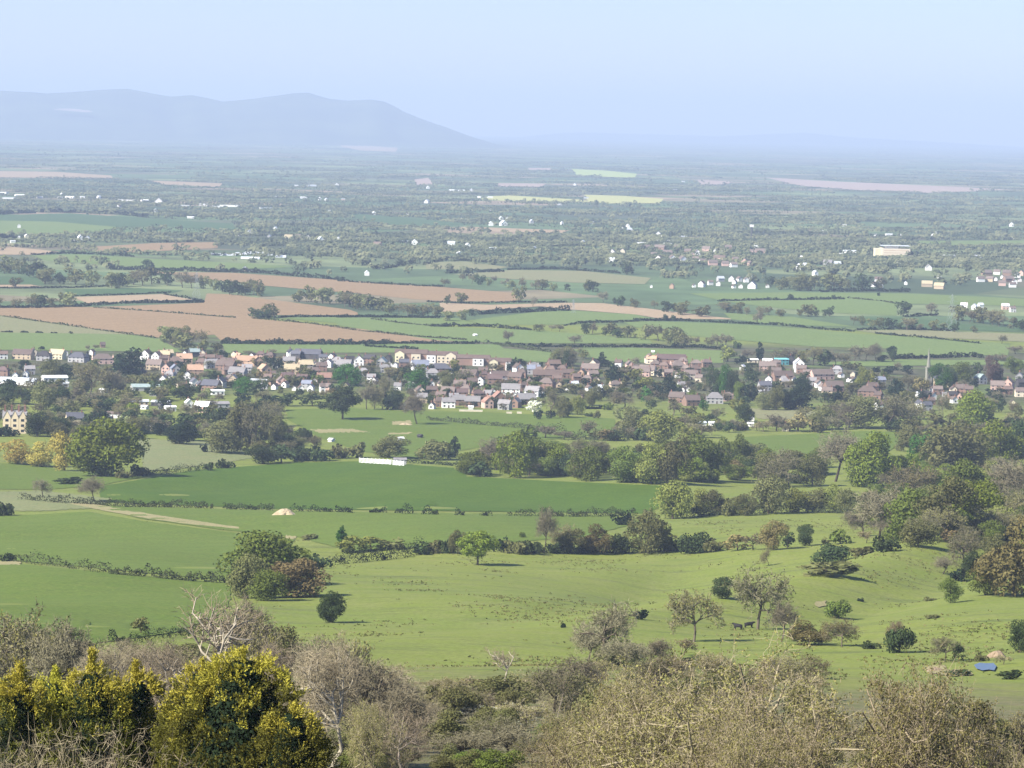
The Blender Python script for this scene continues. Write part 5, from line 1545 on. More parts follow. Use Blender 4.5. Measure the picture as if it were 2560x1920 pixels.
houses('''
a 40 245 110 f white redbrown; a 300 245 260 f tan brown; a 430 200 80 g cream brown; a 570 265 180 h grey dark; a 740 245 190 f paleyellow straw; a 838 200 60 g white brown; a 1010 285 240 h grey slate; a 1180 195 66 g white brown; a 1320 305 270 h pink pinkbrown; a 1885 250 120 g white brown; a 2020 265 100 g white pinkbrown; a 2110 250 150 f tan straw
a 2150 425 110 g pink redbrown; a 2130 595 140 g white grey; a 20 605 80 s white white; a 700 530 320 s white white; a 820 605 130 s grey pale; a 1375 500 56 g white grey; a 1330 680 90 s white white; a 1900 650 430 s greengreyx greengrey; a 1790 840 240 s tan pale; a 2070 850 240 s dark pale; a 1430 1000 320 s white pinkbrown; a 1780 1185 170 s white white; a 2010 1165 270 s cream white; a 960 1085 220 f stone slate; a 1050 1085 80 g stone slate; a 40 460 150 h brick maroon; a 380 440 130 f grey grey; a 1800 480 170 h pink pinkbrown; a 1990 380 200 f tan pinkbrown; a 2000 720 150 s grey grey; a 1860 890 80 s white white; a 1320 100 60 f brick brown
b 335 205 60 g white brown; b 440 215 130 f dark greengrey; b 545 215 80 g cream brown; b 310 300 200 f orange terracotta; b 960 215 64 g cream brown; b 1010 295 120 g cream terracotta; b 1130 330 340 f orange terracotta; b 1245 335 120 g orange terracotta; b 1190 235 60 g white maroon; b 1290 245 110 h pink maroon; b 640 290 120 f brick redbrown; b 660 365 170 f grey grey; b 80 420 80 g pink redbrown; b 190 440 110 g grey bluegrey; b 450 450 200 f orange terracotta; b 90 590 130 g white grey; b 245 610 56 g cream brown; b 440 600 96 g white slate; b 520 630 92 g pink slate; b 660 650 230 f brick slate
b 770 615 130 g white slate; b 740 705 170 s white white; b 850 390 250 f brick brown; b 1000 480 220 f grey grey; b 1340 445 130 g orange terracotta; b 1480 360 60 g white dark; b 1680 215 90 g white dark; b 1660 330 160 f tan grey; b 1780 360 64 g white brown; b 1870 380 180 f cream straw; b 2000 360 80 g cream brown; b 2090 280 80 f white grey; b 1700 440 200 f tan straw; b 1280 570 240 s grey pale; b 1310 630 150 s grey pale; b 1480 635 66 g white brown; b 1560 600 120 g pink pinkbrown; b 1610 610 70 g white pinkbrown; b 1725 650 56 g white brown; b 1810 660 70 g white brown
b 1890 630 130 f grey bluegrey; b 1940 660 80 g white bluegrey; b 1990 560 60 g white red; b 2110 550 190 f brick red; b 2130 670 130 f pink pinkbrown; b 370 865 90 g white white; b 720 870 330 s grey grey; b 760 290 90 f brick maroon; b 540 350 150 h brick redbrown; b 200 340 190 h brick redbrown; b 60 300 130 h brick brown; b 100 230 130 f tan straw; b 1120 420 130 f grey grey; b 880 450 150 h brick brown; b 940 560 100 g tan grey; b 1000 470 80 s white pale; b 1390 540 100 f brick redbrown; b 1830 560 150 f brick maroon; b 1640 540 170 f brick maroon; b 1910 240 350 f dark slate; b 2080 400 140 f brick brown; b 2000 460 130 h brick brown; b 2170 350 90 g white grey; b 1450 480 70 f white brown; b 1100 580 60 s grey white; b 350 500 90 g white brown; b 560 280 110 h brick brown; b 820 330 120 h brick brown
b 920 340 130 f brick brown; b 130 510 140 h grey grey; b 310 650 90 h brick maroon; b 890 560 110 h brick pinkbrown; b 1760 240 130 f dark slate; b 1420 260 120 h brick brown; b 60 890 160 s grey grey; b 130 915 140 s white white; b 680 640 70 g white slate
c 40 285 110 f white slate; c 160 265 80 g white slate; c 500 325 130 g white pinkbrown; c 640 300 150 f brick dark; c 310 380 200 f grey grey; c 795 345 120 g grey greengrey; c 880 285 80 g dark dark; c 1280 385 230 f white bluegrey; c 1540 430 280 h brick slate; c 1700 445 60 g white brown; c 1910 510 240 f orange brown; c 900 350 56 g white grey; c 970 360 64 g white grey; c 600 380 50 g white brown; c 660 545 110 f white grey; c 1430 600 70 g white brown; c 340 620 60 g cream brown; c 60 670 130 f white pinkbrown; c 1000 645 90 f white grey
c 1355 735 60 g paleyellow brown; c 1300 810 160 f tan grey; c 1130 895 110 g cream brown; c 1440 885 72 g white brown; c 1440 710 140 f brick brown; c 1650 730 180 f brick pinkbrown; c 1770 730 84 g white brown; c 1830 745 150 f brick maroon; c 1940 890 64 s white white; c 1650 870 170 f white grey; c 1540 860 150 h brick brown; c 1790 840 190 f brick grey; c 1960 860 200 f brick grey; c 2010 690 56 g white brown; c 2080 665 66 g white brown; c 2150 875 120 g pink red; c 1080 350 130 f brick slate; c 230 330 150 h grey grey; c 380 310 120 f brick dark; c 560 470 130 h grey grey; c 480 420 90 g tan grey; c 1450 490 170 h grey grey; c 1800 640 160 f brick pinkbrown; c 1960 600 130 f brick brown; c 2060 580 100 g white brown; c 1880 690 120 h tan pinkbrown; c 1560 780 130 f brick brown; c 1720 800 120 f tan grey; c 2100 460 120 f brick brown; c 2030 760 150 h brick maroon; c 1280 720 110 g cream brown; c 1240 900 120 h brick brown; c 1540 590 50 g cream brown; c 1190 650 110 f grey grey; c 840 420 130 h grey grey; c 700 560 70 g white pinkbrown
d 250 530 250 f white brown; d 460 540 180 f brick brown; d 490 425 110 g white brown; d 610 425 70 g white slate; d 690 440 170 f grey bluegrey; d 850 395 70 g orange brown; d 950 370 160 f brick redbrown; d 870 515 380 f brick redbrown; d 1130 490 150 f brick redbrown; d 1310 480 96 g orange redbrown; d 1420 430 230 f brick pinkbrown; d 1470 365 100 g cream brown; d 190 565 190 f brick maroon; d 30 650 60 g white brown; d 165 695 60 g white brown; d 395 700 240 f white grey; d 330 590 64 g white maroon; d 440 765 80 g white grey; d 640 610 96 g cream brown; d 860 620 200 h brick pinkbrown; d 680 725 190 f white grey
d 1150 645 80 g white grey; d 1210 630 100 f white pale; d 120 860 130 g pink red; d 240 810 150 g brick red; d 590 830 230 f brick grey; d 320 895 160 f grey grey; d 1330 750 50 g orange brown; d 1500 550 64 g cream brown; d 1450 500 130 f pink pinkbrown; d 1740 640 150 h tan pinkbrown; d 1920 370 90 g pink pinkbrown; d 1780 345 90 f white brown; d 2180 300 110 g cream brown; d 2080 470 220 f pink pinkbrown; d 370 390 60 f white brown; d 430 800 80 g white grey; d 60 500 100 h brick maroon; d 540 480 120 h brick brown; d 760 450 110 h brick redbrown; d 1060 430 130 h brick redbrown; d 1240 540 110 f brick redbrown; d 1380 560 130 h brick pinkbrown; d 560 640 100 h brick brown; d 780 700 80 g white brown; d 1010 610 70 g tan brown; d 990 560 120 f brick redbrown; d 500 690 90 g brick brown; d 100 760 120 f grey grey; d 300 760 80 g white slate; d 460 870 110 g brick grey; d 1400 660 70 g white brown; d 1550 660 70 f white pale; d 2000 420 120 h brick pinkbrown; d 690 390 120 h grey grey; d 920 440 130 h brick redbrown
f 150 305 130 f cream terracotta; f 400 305 380 f brick maroon; f 100 450 200 f cream pinkbrown; f 265 470 96 g cream redbrown; f 480 390 190 h pink pinkbrown; f 650 505 170 f cream pinkbrown; f 700 435 150 h brick redbrown; f 480 485 60 g white pinkbrown; f 530 630 90 f white grey; f 620 600 60 g white pinkbrown; f 625 665 60 g white brown; f 560 665 50 g white brown; f 410 770 66 g tan brown; f 480 805 200 f brick pinkbrown; f 660 845 200 f brick brown; f 865 810 56 g paleyellow brown; f 960 815 220 h grey grey; f 1130 785 130 h pink pinkbrown; f 1320 385 60 g white white; f 1450 295 130 s cream white; f 1650 295 140 s white white
f 2040 365 130 g white white; f 2030 415 80 s white white; f 1640 400 220 f pink pinkbrown; f 1655 550 84 g white brown; f 1700 595 84 s white white; f 1830 525 260 f brick brown; f 1975 530 56 g white brown; f 1600 650 160 f grey slate; f 1560 690 80 s white white; f 930 1105 90 s white white; f 790 1110 110 s white pale; f 1420 1110 80 s white white; f 1440 1040 60 g white grey; f 550 330 130 h brick pinkbrown; f 310 390 130 h brick redbrown; f 720 360 130 h brick pinkbrown; f 850 350 130 h brick brown; f 590 430 120 h brick pinkbrown; f 360 480 110 f brick pinkbrown; f 200 370 130 h brick pinkbrown; f 760 540 90 f cream pinkbrown; f 1750 460 130 f pink pinkbrown; f 1860 600 130 h tan grey; f 1110 440 50 g white grey; f 1110 550 60 s grey pale; f 1750 350 110 h brick pinkbrown; f 1870 1170 90 g paleyellow brown
g 1050 505 300 f pink pinkbrown; g 1010 610 84 g white pinkbrown; g 1065 650 80 g white pinkbrown; g 1200 660 240 f brick pinkbrown; g 860 480 100 f brick pinkbrown; g 1300 480 56 g white brown; g 1460 545 64 g white brown; g 1400 535 44 g white brown; g 1800 580 130 f grey bluegrey; g 1640 725 250 h brick brown; g 1800 750 64 g cream brown; g 1830 905 180 f white brown; g 1740 880 90 g white brown; g 920 590 130 f grey grey; g 1120 720 140 f tan pinkbrown; g 1250 440 130 h grey grey; g 1700 660 140 f brick brown; g 1450 470 60 g cream grey; g 790 430 130 f brick pinkbrown; g 560 570 110 h tan grey
e 1030 770 84 g white brown; e 1100 700 120 f brick pinkbrown; e 940 770 130 f brick dark; e 880 730 110 s white white; e 870 870 84 g white slate; e 950 910 140 f grey slate; e 1310 810 74 g white brown; e 1290 770 110 f brick dark; e 1300 690 84 g cream brown; e 1410 690 160 f brick pinkbrown; e 1395 760 70 g pink pinkbrown; e 1870 650 180 f pink pinkbrown; e 2015 620 120 g pink redbrown; e 2170 730 150 f cream pinkbrown; e 2065 845 66 g paleyellow brown; e 2180 610 130 f dark dark; e 2150 520 90 g grey grey; e 1200 760 80 f white grey; e 1650 560 110 g grey greengrey; e 2000 700 110 f brick redbrown; e 1500 700 110 f brick brown; e 1030 670 60 g white brown; e 340 760 90 f brick brown; e 1180 830 90 h brick brown; e 1020 830 90 h brick brown
'''.replace('greengreyx', 'grey'))
house('a', 235, 575, 520, 's', 'white', 'pale', 'long blue-grey metal barn roof at the left village edge', 'barn', 'barn')
house('a', 205, 500, 70, 'g', 'white', 'pale', 'left white gable just behind the blue-grey barn')
house('a', 330, 490, 70, 'g', 'white', 'pale', 'right taller white gable behind the blue-grey barn', hscale=1.2)
house('b', 1415, 580, 42, 'g', 'orange', 'redbrown', 'narrow tall cream gable lit by the sun beside flat grey sheds', hscale=1.8)
house('b', 550, 930, 190, 'f', 'pink', 'white', 'pink brick house with white-fronted wing by the farm sheds')
house('f', 1810, 318, 190, 's', 'teal', 'teal', 'teal metal barn behind the right part of the village', 'barn', 'barn', rz=.25, hscale=1.6)
house('f', 1935, 315, 110, 'g', 'dark', 'dark', 'black open-sided shed joined to the teal barn', 'shed', 'shed')


# gabled stone manor
def manor():
    p = at(*px('a', 190, 1195))
    k = mpp(p)
    sx = .1944 * k
    root = obj('manor_house', None, None, p, .12)
    L, D_, hw, hr = 300 * sx, 8.5, 9.0, 4.5
    obj('wall', mesh_from('manor_wall', *gable_shell(D_, L, hw, hr), [WALL['stone']]), root, rz=math.pi / 2)
    rf = obj('roof', mesh_from('manor_roof', *gable_roof(D_, L, hw, hr), [ROOF['grey']]), root, rz=math.pi / 2)
    for x in (-.42, -.14, .16, .42):
        obj('chimney', CHIM, rf, (0, -x * L, hw + hr - .8), scale=(1.3, 1.3, 4.2))
    for x, w in ((-.33, 4.6), (0.0, 4.4), (.33, 4.8)):
        gb = obj('gable_wing', mesh_from('gable_wing', *gable_shell(w, 3.4, hw + .8, 4.4), [WALL['stone']]), root, (x * L, -D_ / 2 - 1.5, 0))
        obj('wing_roof', mesh_from('wing_roof', *gable_roof(w, 3.4, hw + .8, 4.4, ov=.18), [ROOF['grey']]), gb)
        for r_ in (1.2, 4.4, 7.6):
            obj('window', UNIT, gb, (0, -1.71, r_), scale=(1.9, .12, 1.5))
    for x in (-.17, .17):
        for r_ in (1.2, 4.4):
            obj('window', UNIT, root, (x * L, -D_ / 2 - .01, r_), scale=(1.3, .12, 1.5))
    tag(root, 'gabled cream stone manor with tall chimneys at the left edge', 'manor house')


manor()


SPIRE = plain_mat('weathered_stone', (.25, .24, .19), .9, .15, .6)


# church
def church():
    p = at(*px('e', 978, 600))
    k = mpp(p)
    top = 515 * .1944 * k
    root = obj('church', None, None, p, .2)
    tw = 3.8
    th = top * .47
    obj('tower', mesh_from('church_tower', *lump(box(-tw / 2, tw / 2, -tw / 2, tw / 2, -.5, th), box(-tw / 2 - .25, tw / 2 + .25, -tw / 2 - .25, tw / 2 + .25, th + .003, th + .6)), [SPIRE]), root)
    n = 8
    v = [(math.cos(i / n * 6.2832 + .39) * tw * .42, math.sin(i / n * 6.2832 + .39) * tw * .42, th + .6) for i in range(n)] + [(0, 0, top)]
    f = [(i, (i + 1) % n, n) for i in range(n)]
    obj('spire', mesh_from('church_spire', v, f, [SPIRE]), root)
    obj('nave', mesh_from('church_nave', *gable_shell(8, 18, 6.5, 4), [WALL['stone']]), root, (13, 1, 0), math.pi / 2)
    obj('nave_roof', mesh_from('nave_roof', *gable_roof(8, 18, 6.5, 4), [ROOF['slate']]), root, (13, 1, 0), math.pi / 2)
    for z in (th * .45, th * .8):
        obj('window', UNIT, root, (0, -tw / 2 - .01, z), scale=(.9, .12, 2.2))
    tag(root, 'stone church with slender spire among the trees at the right', 'church')


church()


# cream apartment blocks with projecting bays
def apartments(c, x0, x1, y, hpx, bays, label, lab_roof='redbrown'):
    s = CROP[c][2]
    p = at(*px(c, (x0 + x1) / 2, y))
    k = mpp(p) * s
    L, h = (x1 - x0) * k, hpx * k
    root = obj('apartment_block', None, None, p, -.06)
    hw, D_ = h * .70, 10.0
    obj('wall', mesh_from('block_wall', *gable_shell(D_, L, hw, h * .3), [WALL['brick']]), root, (0, D_ / 2, 0), math.pi / 2)
    rf = obj('roof', mesh_from('block_roof', *gable_roof(D_, L, hw, h * .3), [ROOF[lab_roof]]), root, (0, D_ / 2, 0), math.pi / 2)
    obj('chimney', CHIM, rf, (0, L * .2, hw + h * .3 - .6), scale=(1.0, 1.0, 1.8))
    for b in bays:
        bx, bw, gb, col = b
        X = (bx - (x0 + x1) / 2) * k
        w = bw * k
        bay = obj('bay', mesh_from('bay', *(gable_shell(w, 3.2, hw * 1.02, w * .3) if gb else box(-w / 2, w / 2, -1.6, 1.6, -.4, hw * .99)), [WALL[col]]), root, (X, -1.2, 0))
        if gb:
            obj('bay_roof', mesh_from('bay_roof', *gable_roof(w, 3.2, hw * 1.02, w * .3, ov=.2), [ROOF[lab_roof]]), bay)
        else:
            obj('bay_roof', mesh_from('bay_roof', *box(-w / 2 - .2, w / 2 + .2, -1.8, 1.8, hw + .01, hw + .3), [ROOF[lab_roof]]), bay)
        for i in range(max(1, int(w / 3.2))):
            for r_ in (1.0, 3.8):
                if r_ + 1.4 < hw:
                    m_ = max(1, int(w / 3.2))
                    obj('window', UNIT, bay, ((i + .5) / m_ * w - w / 2, -1.61, r_), scale=(1.3, .12, 1.3))
    tag(root, label, 'apartments')


apartments('c', 960, 1380, 290, 165, [(1025, 120, True, 'paleyellow'), (1235, 120, False, 'cream')], 'left cream apartment block with a yellow gable')
apartments('c', 1370, 1760, 300, 150, [(1430, 115, False, 'white'), (1560, 110, False, 'cream'), (1680, 140, True, 'cream')], 'middle cream apartment block with a pale gabled bay')
apartments('c', 1755, 2180, 330, 135, [(2035, 140, False, 'white')], 'right apartment block with one white bay and dark walls')
apartments('d', 110, 400, 385, 150, [(175, 110, True, 'paleyellow'), (360, 60, False, 'white')], 'yellow-ended apartment block at the right end of the row')

# ------------------------------------------------------------------ far houses and sheds
houses('''
t 235 265 210 b white white; t 580 240 440 b white white; t 560 275 130 b white white; t 440 155 80 g white pale; t 510 165 80 s white white; t 770 180 90 s grey pale
t 450 475 90 g white pinkbrown; t 620 470 90 g white pinkbrown; t 750 490 110 g white pinkbrown; t 880 440 90 g pink pinkbrown; t 920 480 100 f white pinkbrown; t 1010 510 110 f white pinkbrown; t 1140 530 150 f pink pinkbrown; t 1300 540 110 f pink pinkbrown; t 1410 555 110 f white pinkbrown; t 1560 520 110 g pink pinkbrown; t 1620 540 70 g pink pinkbrown; t 1230 470 190 f pink redbrown; t 1180 370 60 g white pinkbrown; t 1060 350 130 f pink pinkbrown; t 1250 370 90 f white pinkbrown; t 940 400 90 g white pinkbrown; t 820 380 110 f brick pinkbrown; t 690 330 130 f brick pinkbrown; t 460 330 180 f brick pinkbrown; t 270 330 170 f brick pinkbrown; t 380 420 90 f brick pinkbrown; t 560 400 150 f brick pinkbrown; t 1430 480 90 f brick pinkbrown; t 1340 330 110 f brick pinkbrown; t 1700 300 70 b white white; t 1880 320 80 s white pale; t 1750 380 170 f pink pinkbrown; t 1640 380 70 f pink pinkbrown
t 615 830 70 g orange terracotta; t 1000 810 90 g white pinkbrown; t 900 815 50 g white brown; t 1110 785 80 f white pinkbrown; t 1210 795 70 g white brown; t 1240 740 110 f grey pale; t 1380 740 90 g white pinkbrown; t 1480 740 70 g white pinkbrown; t 1570 750 70 g white pinkbrown; t 1410 825 50 g white brown; t 1500 825 60 g white brown; t 1650 830 130 g white bluegrey; t 1420 770 60 g white brown; t 1610 720 80 f white grey; t 1845 820 50 g white pinkbrown; t 2090 745 120 s white pale; t 350 820 40 g white white; t 50 50 40 g white white
s 440 305 60 b white white; s 400 305 40 b pink redbrown; s 30 440 60 g white white; s 55 350 44 g white white; s 90 430 60 g white pale; s 185 500 50 g white white; s 310 400 110 f grey grey; s 400 410 80 f grey pale; s 520 280 160 s white pale; s 820 375 90 s white pale; s 1020 395 120 s white pale; s 1130 350 70 f pink pinkbrown; s 1285 450 70 g white grey; s 800 565 90 f white brown; s 760 610 56 g white brown; s 820 615 60 g white brown; s 1065 590 36 g white white; s 1270 610 130 f tan straw; s 1390 630 120 f tan straw; s 1390 530 40 g white grey
s 1790 560 90 f white pinkbrown; s 1950 490 80 f white pinkbrown; s 1940 550 40 g white brown; s 2000 530 40 g white brown; s 2140 520 80 g white pinkbrown; s 2120 580 50 g white brown; s 2170 560 40 g white brown; s 2060 560 120 f brick pinkbrown; s 1850 500 120 f brick pinkbrown; s 2050 500 110 f brick pinkbrown; s 2000 600 90 f pink pinkbrown; s 2100 615 80 f white pinkbrown; s 1880 560 90 f tan pinkbrown; s 2190 500 60 g pink pinkbrown
s 1630 820 80 f white white; s 1730 830 60 g white white; s 1790 815 60 f white pale; s 2030 830 90 f pink white; s 2100 855 70 f white pinkbrown; s 1620 325 500 b white white; s 1010 115 50 b white white; s 1080 115 40 b grey pale; s 900 115 90 s white white; s 770 115 44 s white pale; s 1225 125 60 s white white; s 1340 140 56 g white white; s 1360 100 30 g white white; s 2090 150 80 s white white; s 280 85 90 s white white; s 160 80 110 s pink pinkbrown; s 470 22 50 s white white; s 2090 25 60 g white white
p 50 225 130 b white white; p 115 295 200 b white white; p 250 260 150 s white white; p 510 285 110 b white white; p 620 260 90 s white white; p 775 285 80 b white white; p 795 250 36 g white white; p 900 285 150 s white white; p 1060 285 80 s white white; p 1270 290 50 g white white; p 1630 325 280 b white white; p 1860 325 120 s white white; p 2040 350 120 g white white; p 1530 370 80 s pink redbrown; p 1530 420 60 g white redbrown; p 1350 420 60 s white pale; p 2000 465 56 g white white; p 245 670 56 g white white; p 340 800 56 g paleyellow white; p 245 800 34 g white white; p 1030 820 70 g white white; p 1125 835 70 g white white; p 165 860 80 s white white; p 975 845 60 s grey pale
q 130 395 230 b white white; q 400 385 150 s white white; q 570 405 130 b white white; q 740 395 320 b white white; q 1200 425 210 b white white; q 240 545 110 s white white; q 1255 275 90 b white white; q 1370 280 110 s grey pale; q 1690 290 110 s white white; q 1900 310 40 g white white; q 1980 325 60 g white white; q 1600 130 60 s white white; q 1790 135 160 s white pale; q 2120 135 70 g white white; q 2200 310 60 s pink pale; q 1330 710 80 g white pale; q 1500 815 130 f paleyellow straw; q 1620 805 90 f pink pinkbrown; q 1750 815 60 g white grey; q 1930 760 40 g white white; q 1910 845 80 g white pale; q 1000 760 100 g grey pale; q 2140 830 50 g white white; q 1015 1235 60 s white white; q 935 1215 60 g white pale; q 860 795 40 g white grey; q 1250 800 50 g grey pale; q 2025 460 30 g white white
r 295 1280 70 g white white; r 910 885 90 g white white; r 790 860 90 s grey pale; r 430 910 130 f pink redbrown; r 1080 165 50 g white white; r 1065 350 70 g white pale; r 385 500 50 g white white; r 670 495 130 s white pinkbrown; r 820 495 50 s white white; r 1590 925 70 g white white; r 1480 1025 60 g white white; r 1380 900 120 f white pale; r 1920 950 130 s white pale; r 1890 640 70 g white white; r 2050 640 110 g white white; r 2020 570 60 g white pale; r 2100 570 50 g white pale; r 1885 450 34 g white white; r 1450 200 250 s white white; r 1640 200 50 g white pale; r 1510 565 30 g white white; r 1740 280 60 s white white; r 1880 285 90 s white white
w 1440 665 50 g white white; w 1460 715 100 h grey pale; w 1365 690 40 g white grey; w 590 625 40 g white white; w 755 125 44 g white white; w 1240 1010 90 g white grey; w 1370 1000 90 g cream grey; w 1345 935 60 g cream straw; w 1230 1105 90 f white pale; w 235 950 50 g grey pale; w 860 880 60 g paleyellow white; w 970 610 80 s white pale; w 200 610 60 g grey pale; w 560 375 60 s white pale; w 900 290 80 s white pale; w 2050 185 60 s grey pale; w 2150 80 50 s white white
''')
# stepped cream factory
def factory():
    p = at(*px('s', 950, 325))
    k = mpp(p) * .2577
    root = obj('factory', None, None, p, 0)
    L = 370 * k
    obj('main_hall', mesh_from('factory_hall', *box(-L * .33, L * .40, -12, 30, -.4, 88 * k), [WALL['cream']]), root)
    obj('upper_floor', mesh_from('factory_upper', *box(-L * .22, L * .10, -9, 26, 88 * k + .01, 112 * k), [WALL['white']]), root)
    obj('side_hall', mesh_from('factory_side', *box(-L * .5, -L * .33 - .01, -6, 24, -.4, 84 * k), [WALL['paleyellow']]), root)
    obj('dark_wing', mesh_from('factory_wing', *box(L * .40 + .01, L * .5, -4, 24, -.4, 60 * k), [WALL['dark']]), root)
    obj('roof', mesh_from('factory_roof', *box(-L * .34, L * .41, -12.5, 30.5, 112 * k + .02, 114 * k), [ROOF['pale']]), root)
    for z in (22, 44, 66):
        obj('window_band', mesh_from('factory_band', *box(-L * .28, L * .36, -12.06, -11.9, z * k, (z + 5) * k), [WALL['orange']]), root)
    tag(root, 'big stepped cream factory building in the far town', 'factory')


factory()

# white polytunnels in the middle distance
for i, (x, y, w) in enumerate([(660, 1020, 330), (1090, 1000, 300), (1010, 1065, 240), (900, 1010, 170), (1400, 1045, 140), (1270, 1020, 70)]):
    p = at(*px('q', x, y))
    k = mpp(p) * .1944
    L, n = w * k, 9
    prof = [(math.cos(math.pi * j / (n - 1)) * 9, math.sin(math.pi * j / (n - 1)) * 3.2) for j in range(n)]
    v = [(sx * L / 2, -a, b) for sx in (-1, 1) for a, b in prof]
    f = [(j, j + 1, n + j + 1, n + j) for j in range(n - 1)] + [tuple(range(n - 1, -1, -1)), tuple(range(n, 2 * n))]
    root = obj('polytunnel', None, None, p)
    obj('cover', mesh_from('tunnel_cover', v, f, [ROOF['pale']]), root)
    obj('doorway', mesh_from('tunnel_door', *box(L / 2, L / 2 + .2, -2, 2, 0, 2.4), [WALL['grey']]), root)
    tag(root, ['longest low white polytunnel at the left of the group', 'long white polytunnel at the back of the group', 'white polytunnel at the front of the group', 'short white polytunnel between the longer ones', 'white polytunnel half behind the pale trees', 'smallest white polytunnel of the group'][i], 'polytunnel', 'white polytunnels of the nursery')

# water tower far off
p = at(*px('t', 1640, 190))
k = mpp(p) * .1944
root = obj('water_tower', None, None, p)
v, f = tubes([(0, 0, 0)], [(0, 0, 150 * k)], [11 * k], [11 * k], 12)
obj('shaft', mesh_from('tower_shaft', v, f, [WALL['dark']]), root)
obj('tank', mesh_from('tower_tank', *box(-26 * k, 26 * k, -26 * k, 26 * k, 150 * k + .01, 182 * k), [WALL['white']]), root)
tag(root, 'white-topped water tower on a dark shaft in the far plain', 'water tower')


# lattice pylons, very faint
STEEL = plain_mat('galvanised_steel', (.42, .45, .46), .5, .1)
def pylon(c, x, y, hpx, label):
    s = CROP[c][2]
    p = at(*px(c, x, y))
    h = hpx * s * mpp(p)
    root = obj('pylon', None, None, p, .6)
    P0, P1 = [], []
    lv = [0, .25, .48, .66, .8, .92, 1.0]
    wd = [.13, .095, .066, .045, .035, .028, .006]
    for a in range(len(lv) - 1):
        q0 = [(sx * wd[a] * h, sy * wd[a] * h, lv[a] * h) for sx, sy in ((-1, -1), (1, -1), (1, 1), (-1, 1))]
        q1 = [(sx * wd[a + 1] * h, sy * wd[a + 1] * h, lv[a + 1] * h) for sx, sy in ((-1, -1), (1, -1), (1, 1), (-1, 1))]
        for j in range(4):
            P0 += [q0[j], q0[j], q0[(j + 1) % 4]]
            P1 += [q1[j], q1[(j + 1) % 4], q1[j]]
    v, f = tubes(P0, P1, [.06] * len(P0), [.05] * len(P0), 3)
    obj('lattice_mast', mesh_from('pylon_mast', v, f, [STEEL]), root)
    for z, w in ((.66, .16), (.8, .20), (.92, .14)):
        v, f = tubes([(-w * h, 0, z * h), (-w * h, 0, z * h), (w * h, 0, z * h)], [(w * h, 0, z * h), (0, 0, z * h + .05 * h), (0, 0, z * h + .05 * h)], [.06] * 3, [.05] * 3, 3)
        obj('cross_arm', mesh_from('pylon_arm', v, f, [STEEL]), root)
    tag(root, label, 'pylon')


pylon('A', 1262, 392, 185, 'faint grey lattice pylon on the ploughed field at the left')
pylon('C', 1745, 590, 240, 'faint grey lattice pylon before the right-hand grove')
pylon('B', 1500, 470, 90, 'small faint pylon at the curved dark thicket')


# ------------------------------------------------------------------ small things of the fields
def mound(c, x, y, w, h, mat, name, label, cat, seed=1):
    s = CROP[c][2]
    p = at(*px(c, x, y))
    k = mpp(p) * s
    rng = np.random.default_rng(seed)
    n, m_ = 28, 9
    v, f = [], []
    for j in range(m_):
        t = j / (m_ - 1)
        for i in range(n):
            a = i / n * 6.2832
            r = (1 - t) * (1 + (1 - t) * (.22 * math.sin(3 * a + seed) + .13 * math.sin(7 * a + 1)) + rng.uniform(-.07, .07)) + .02
            z = math.sin(min(1, t * 1.15) * 1.5708) * (1 + .06 * math.sin(2 * a)) + rng.uniform(-.03, .03) * t
            v.append((math.cos(a) * r * w * k / 2, math.sin(a) * r * w * k / 2, z * h * k - .1))
    for j in range(m_ - 1):
        for i in range(n):
            f.append((j * n + i, j * n + (i + 1) % n, (j + 1) * n + (i + 1) % n, (j + 1) * n + i))
    f.append(tuple(range((m_ - 1) * n, m_ * n)))
    o = obj(name, mesh_from(name, v, f, [mat]), None, p)
    tag(o, label, cat)


SAND = plain_mat('sandy_soil', (.40, .32, .20), .95, .28, .8)
RED = plain_mat('reddish_soil', (.27, .20, .13), .95, .28, .8)
mound('D', 1830, 738, 136, 40, SAND, 'soil_heap', 'pale sandy soil heap in the gap of the hedge', 'soil heap', 3)
mound('I', 2040, 575, 130, 45, RED, 'soil_heap', 'reddish soil heap behind the blue pond', 'soil heap', 5)
mound('I', 1640, 665, 120, 30, RED, 'soil_heap', 'low reddish soil bank left of the blue pond', 'soil heap', 8)
mound('E', 420, 160, 90, 14, SAND, 'soil_heap', 'flat pale heap beside the leaning bare tree', 'soil heap', 9)

# pond
wt, nt, out = nodes('pond_water')
g = N(nt, 'ShaderNodeNewGeometry')
wb = bsdf(nt, out, mixc(nt, noise(nt, g.outputs['Position'], .6, 3), (.045, .075, .125), (.07, .115, .19)), .3, .5)  # blue of the mirrored sky is painted into the water colour
pp = [at(*px('I', x, y)) for x, y in ((1890, 632), (1925, 618), (1975, 622), (2015, 620), (2035, 640), (2020, 668), (1985, 662), (1945, 668), (1905, 655))]
zc = max(float(q[2]) for q in pp) + .25
o = obj('pond', mesh_from('pond', [(q[0], q[1], q[2] + .3) for q in pp], [tuple(range(len(pp) - 1, -1, -1))], [wt]))
structure(o, 'small blue pond among bare soil and weeds')


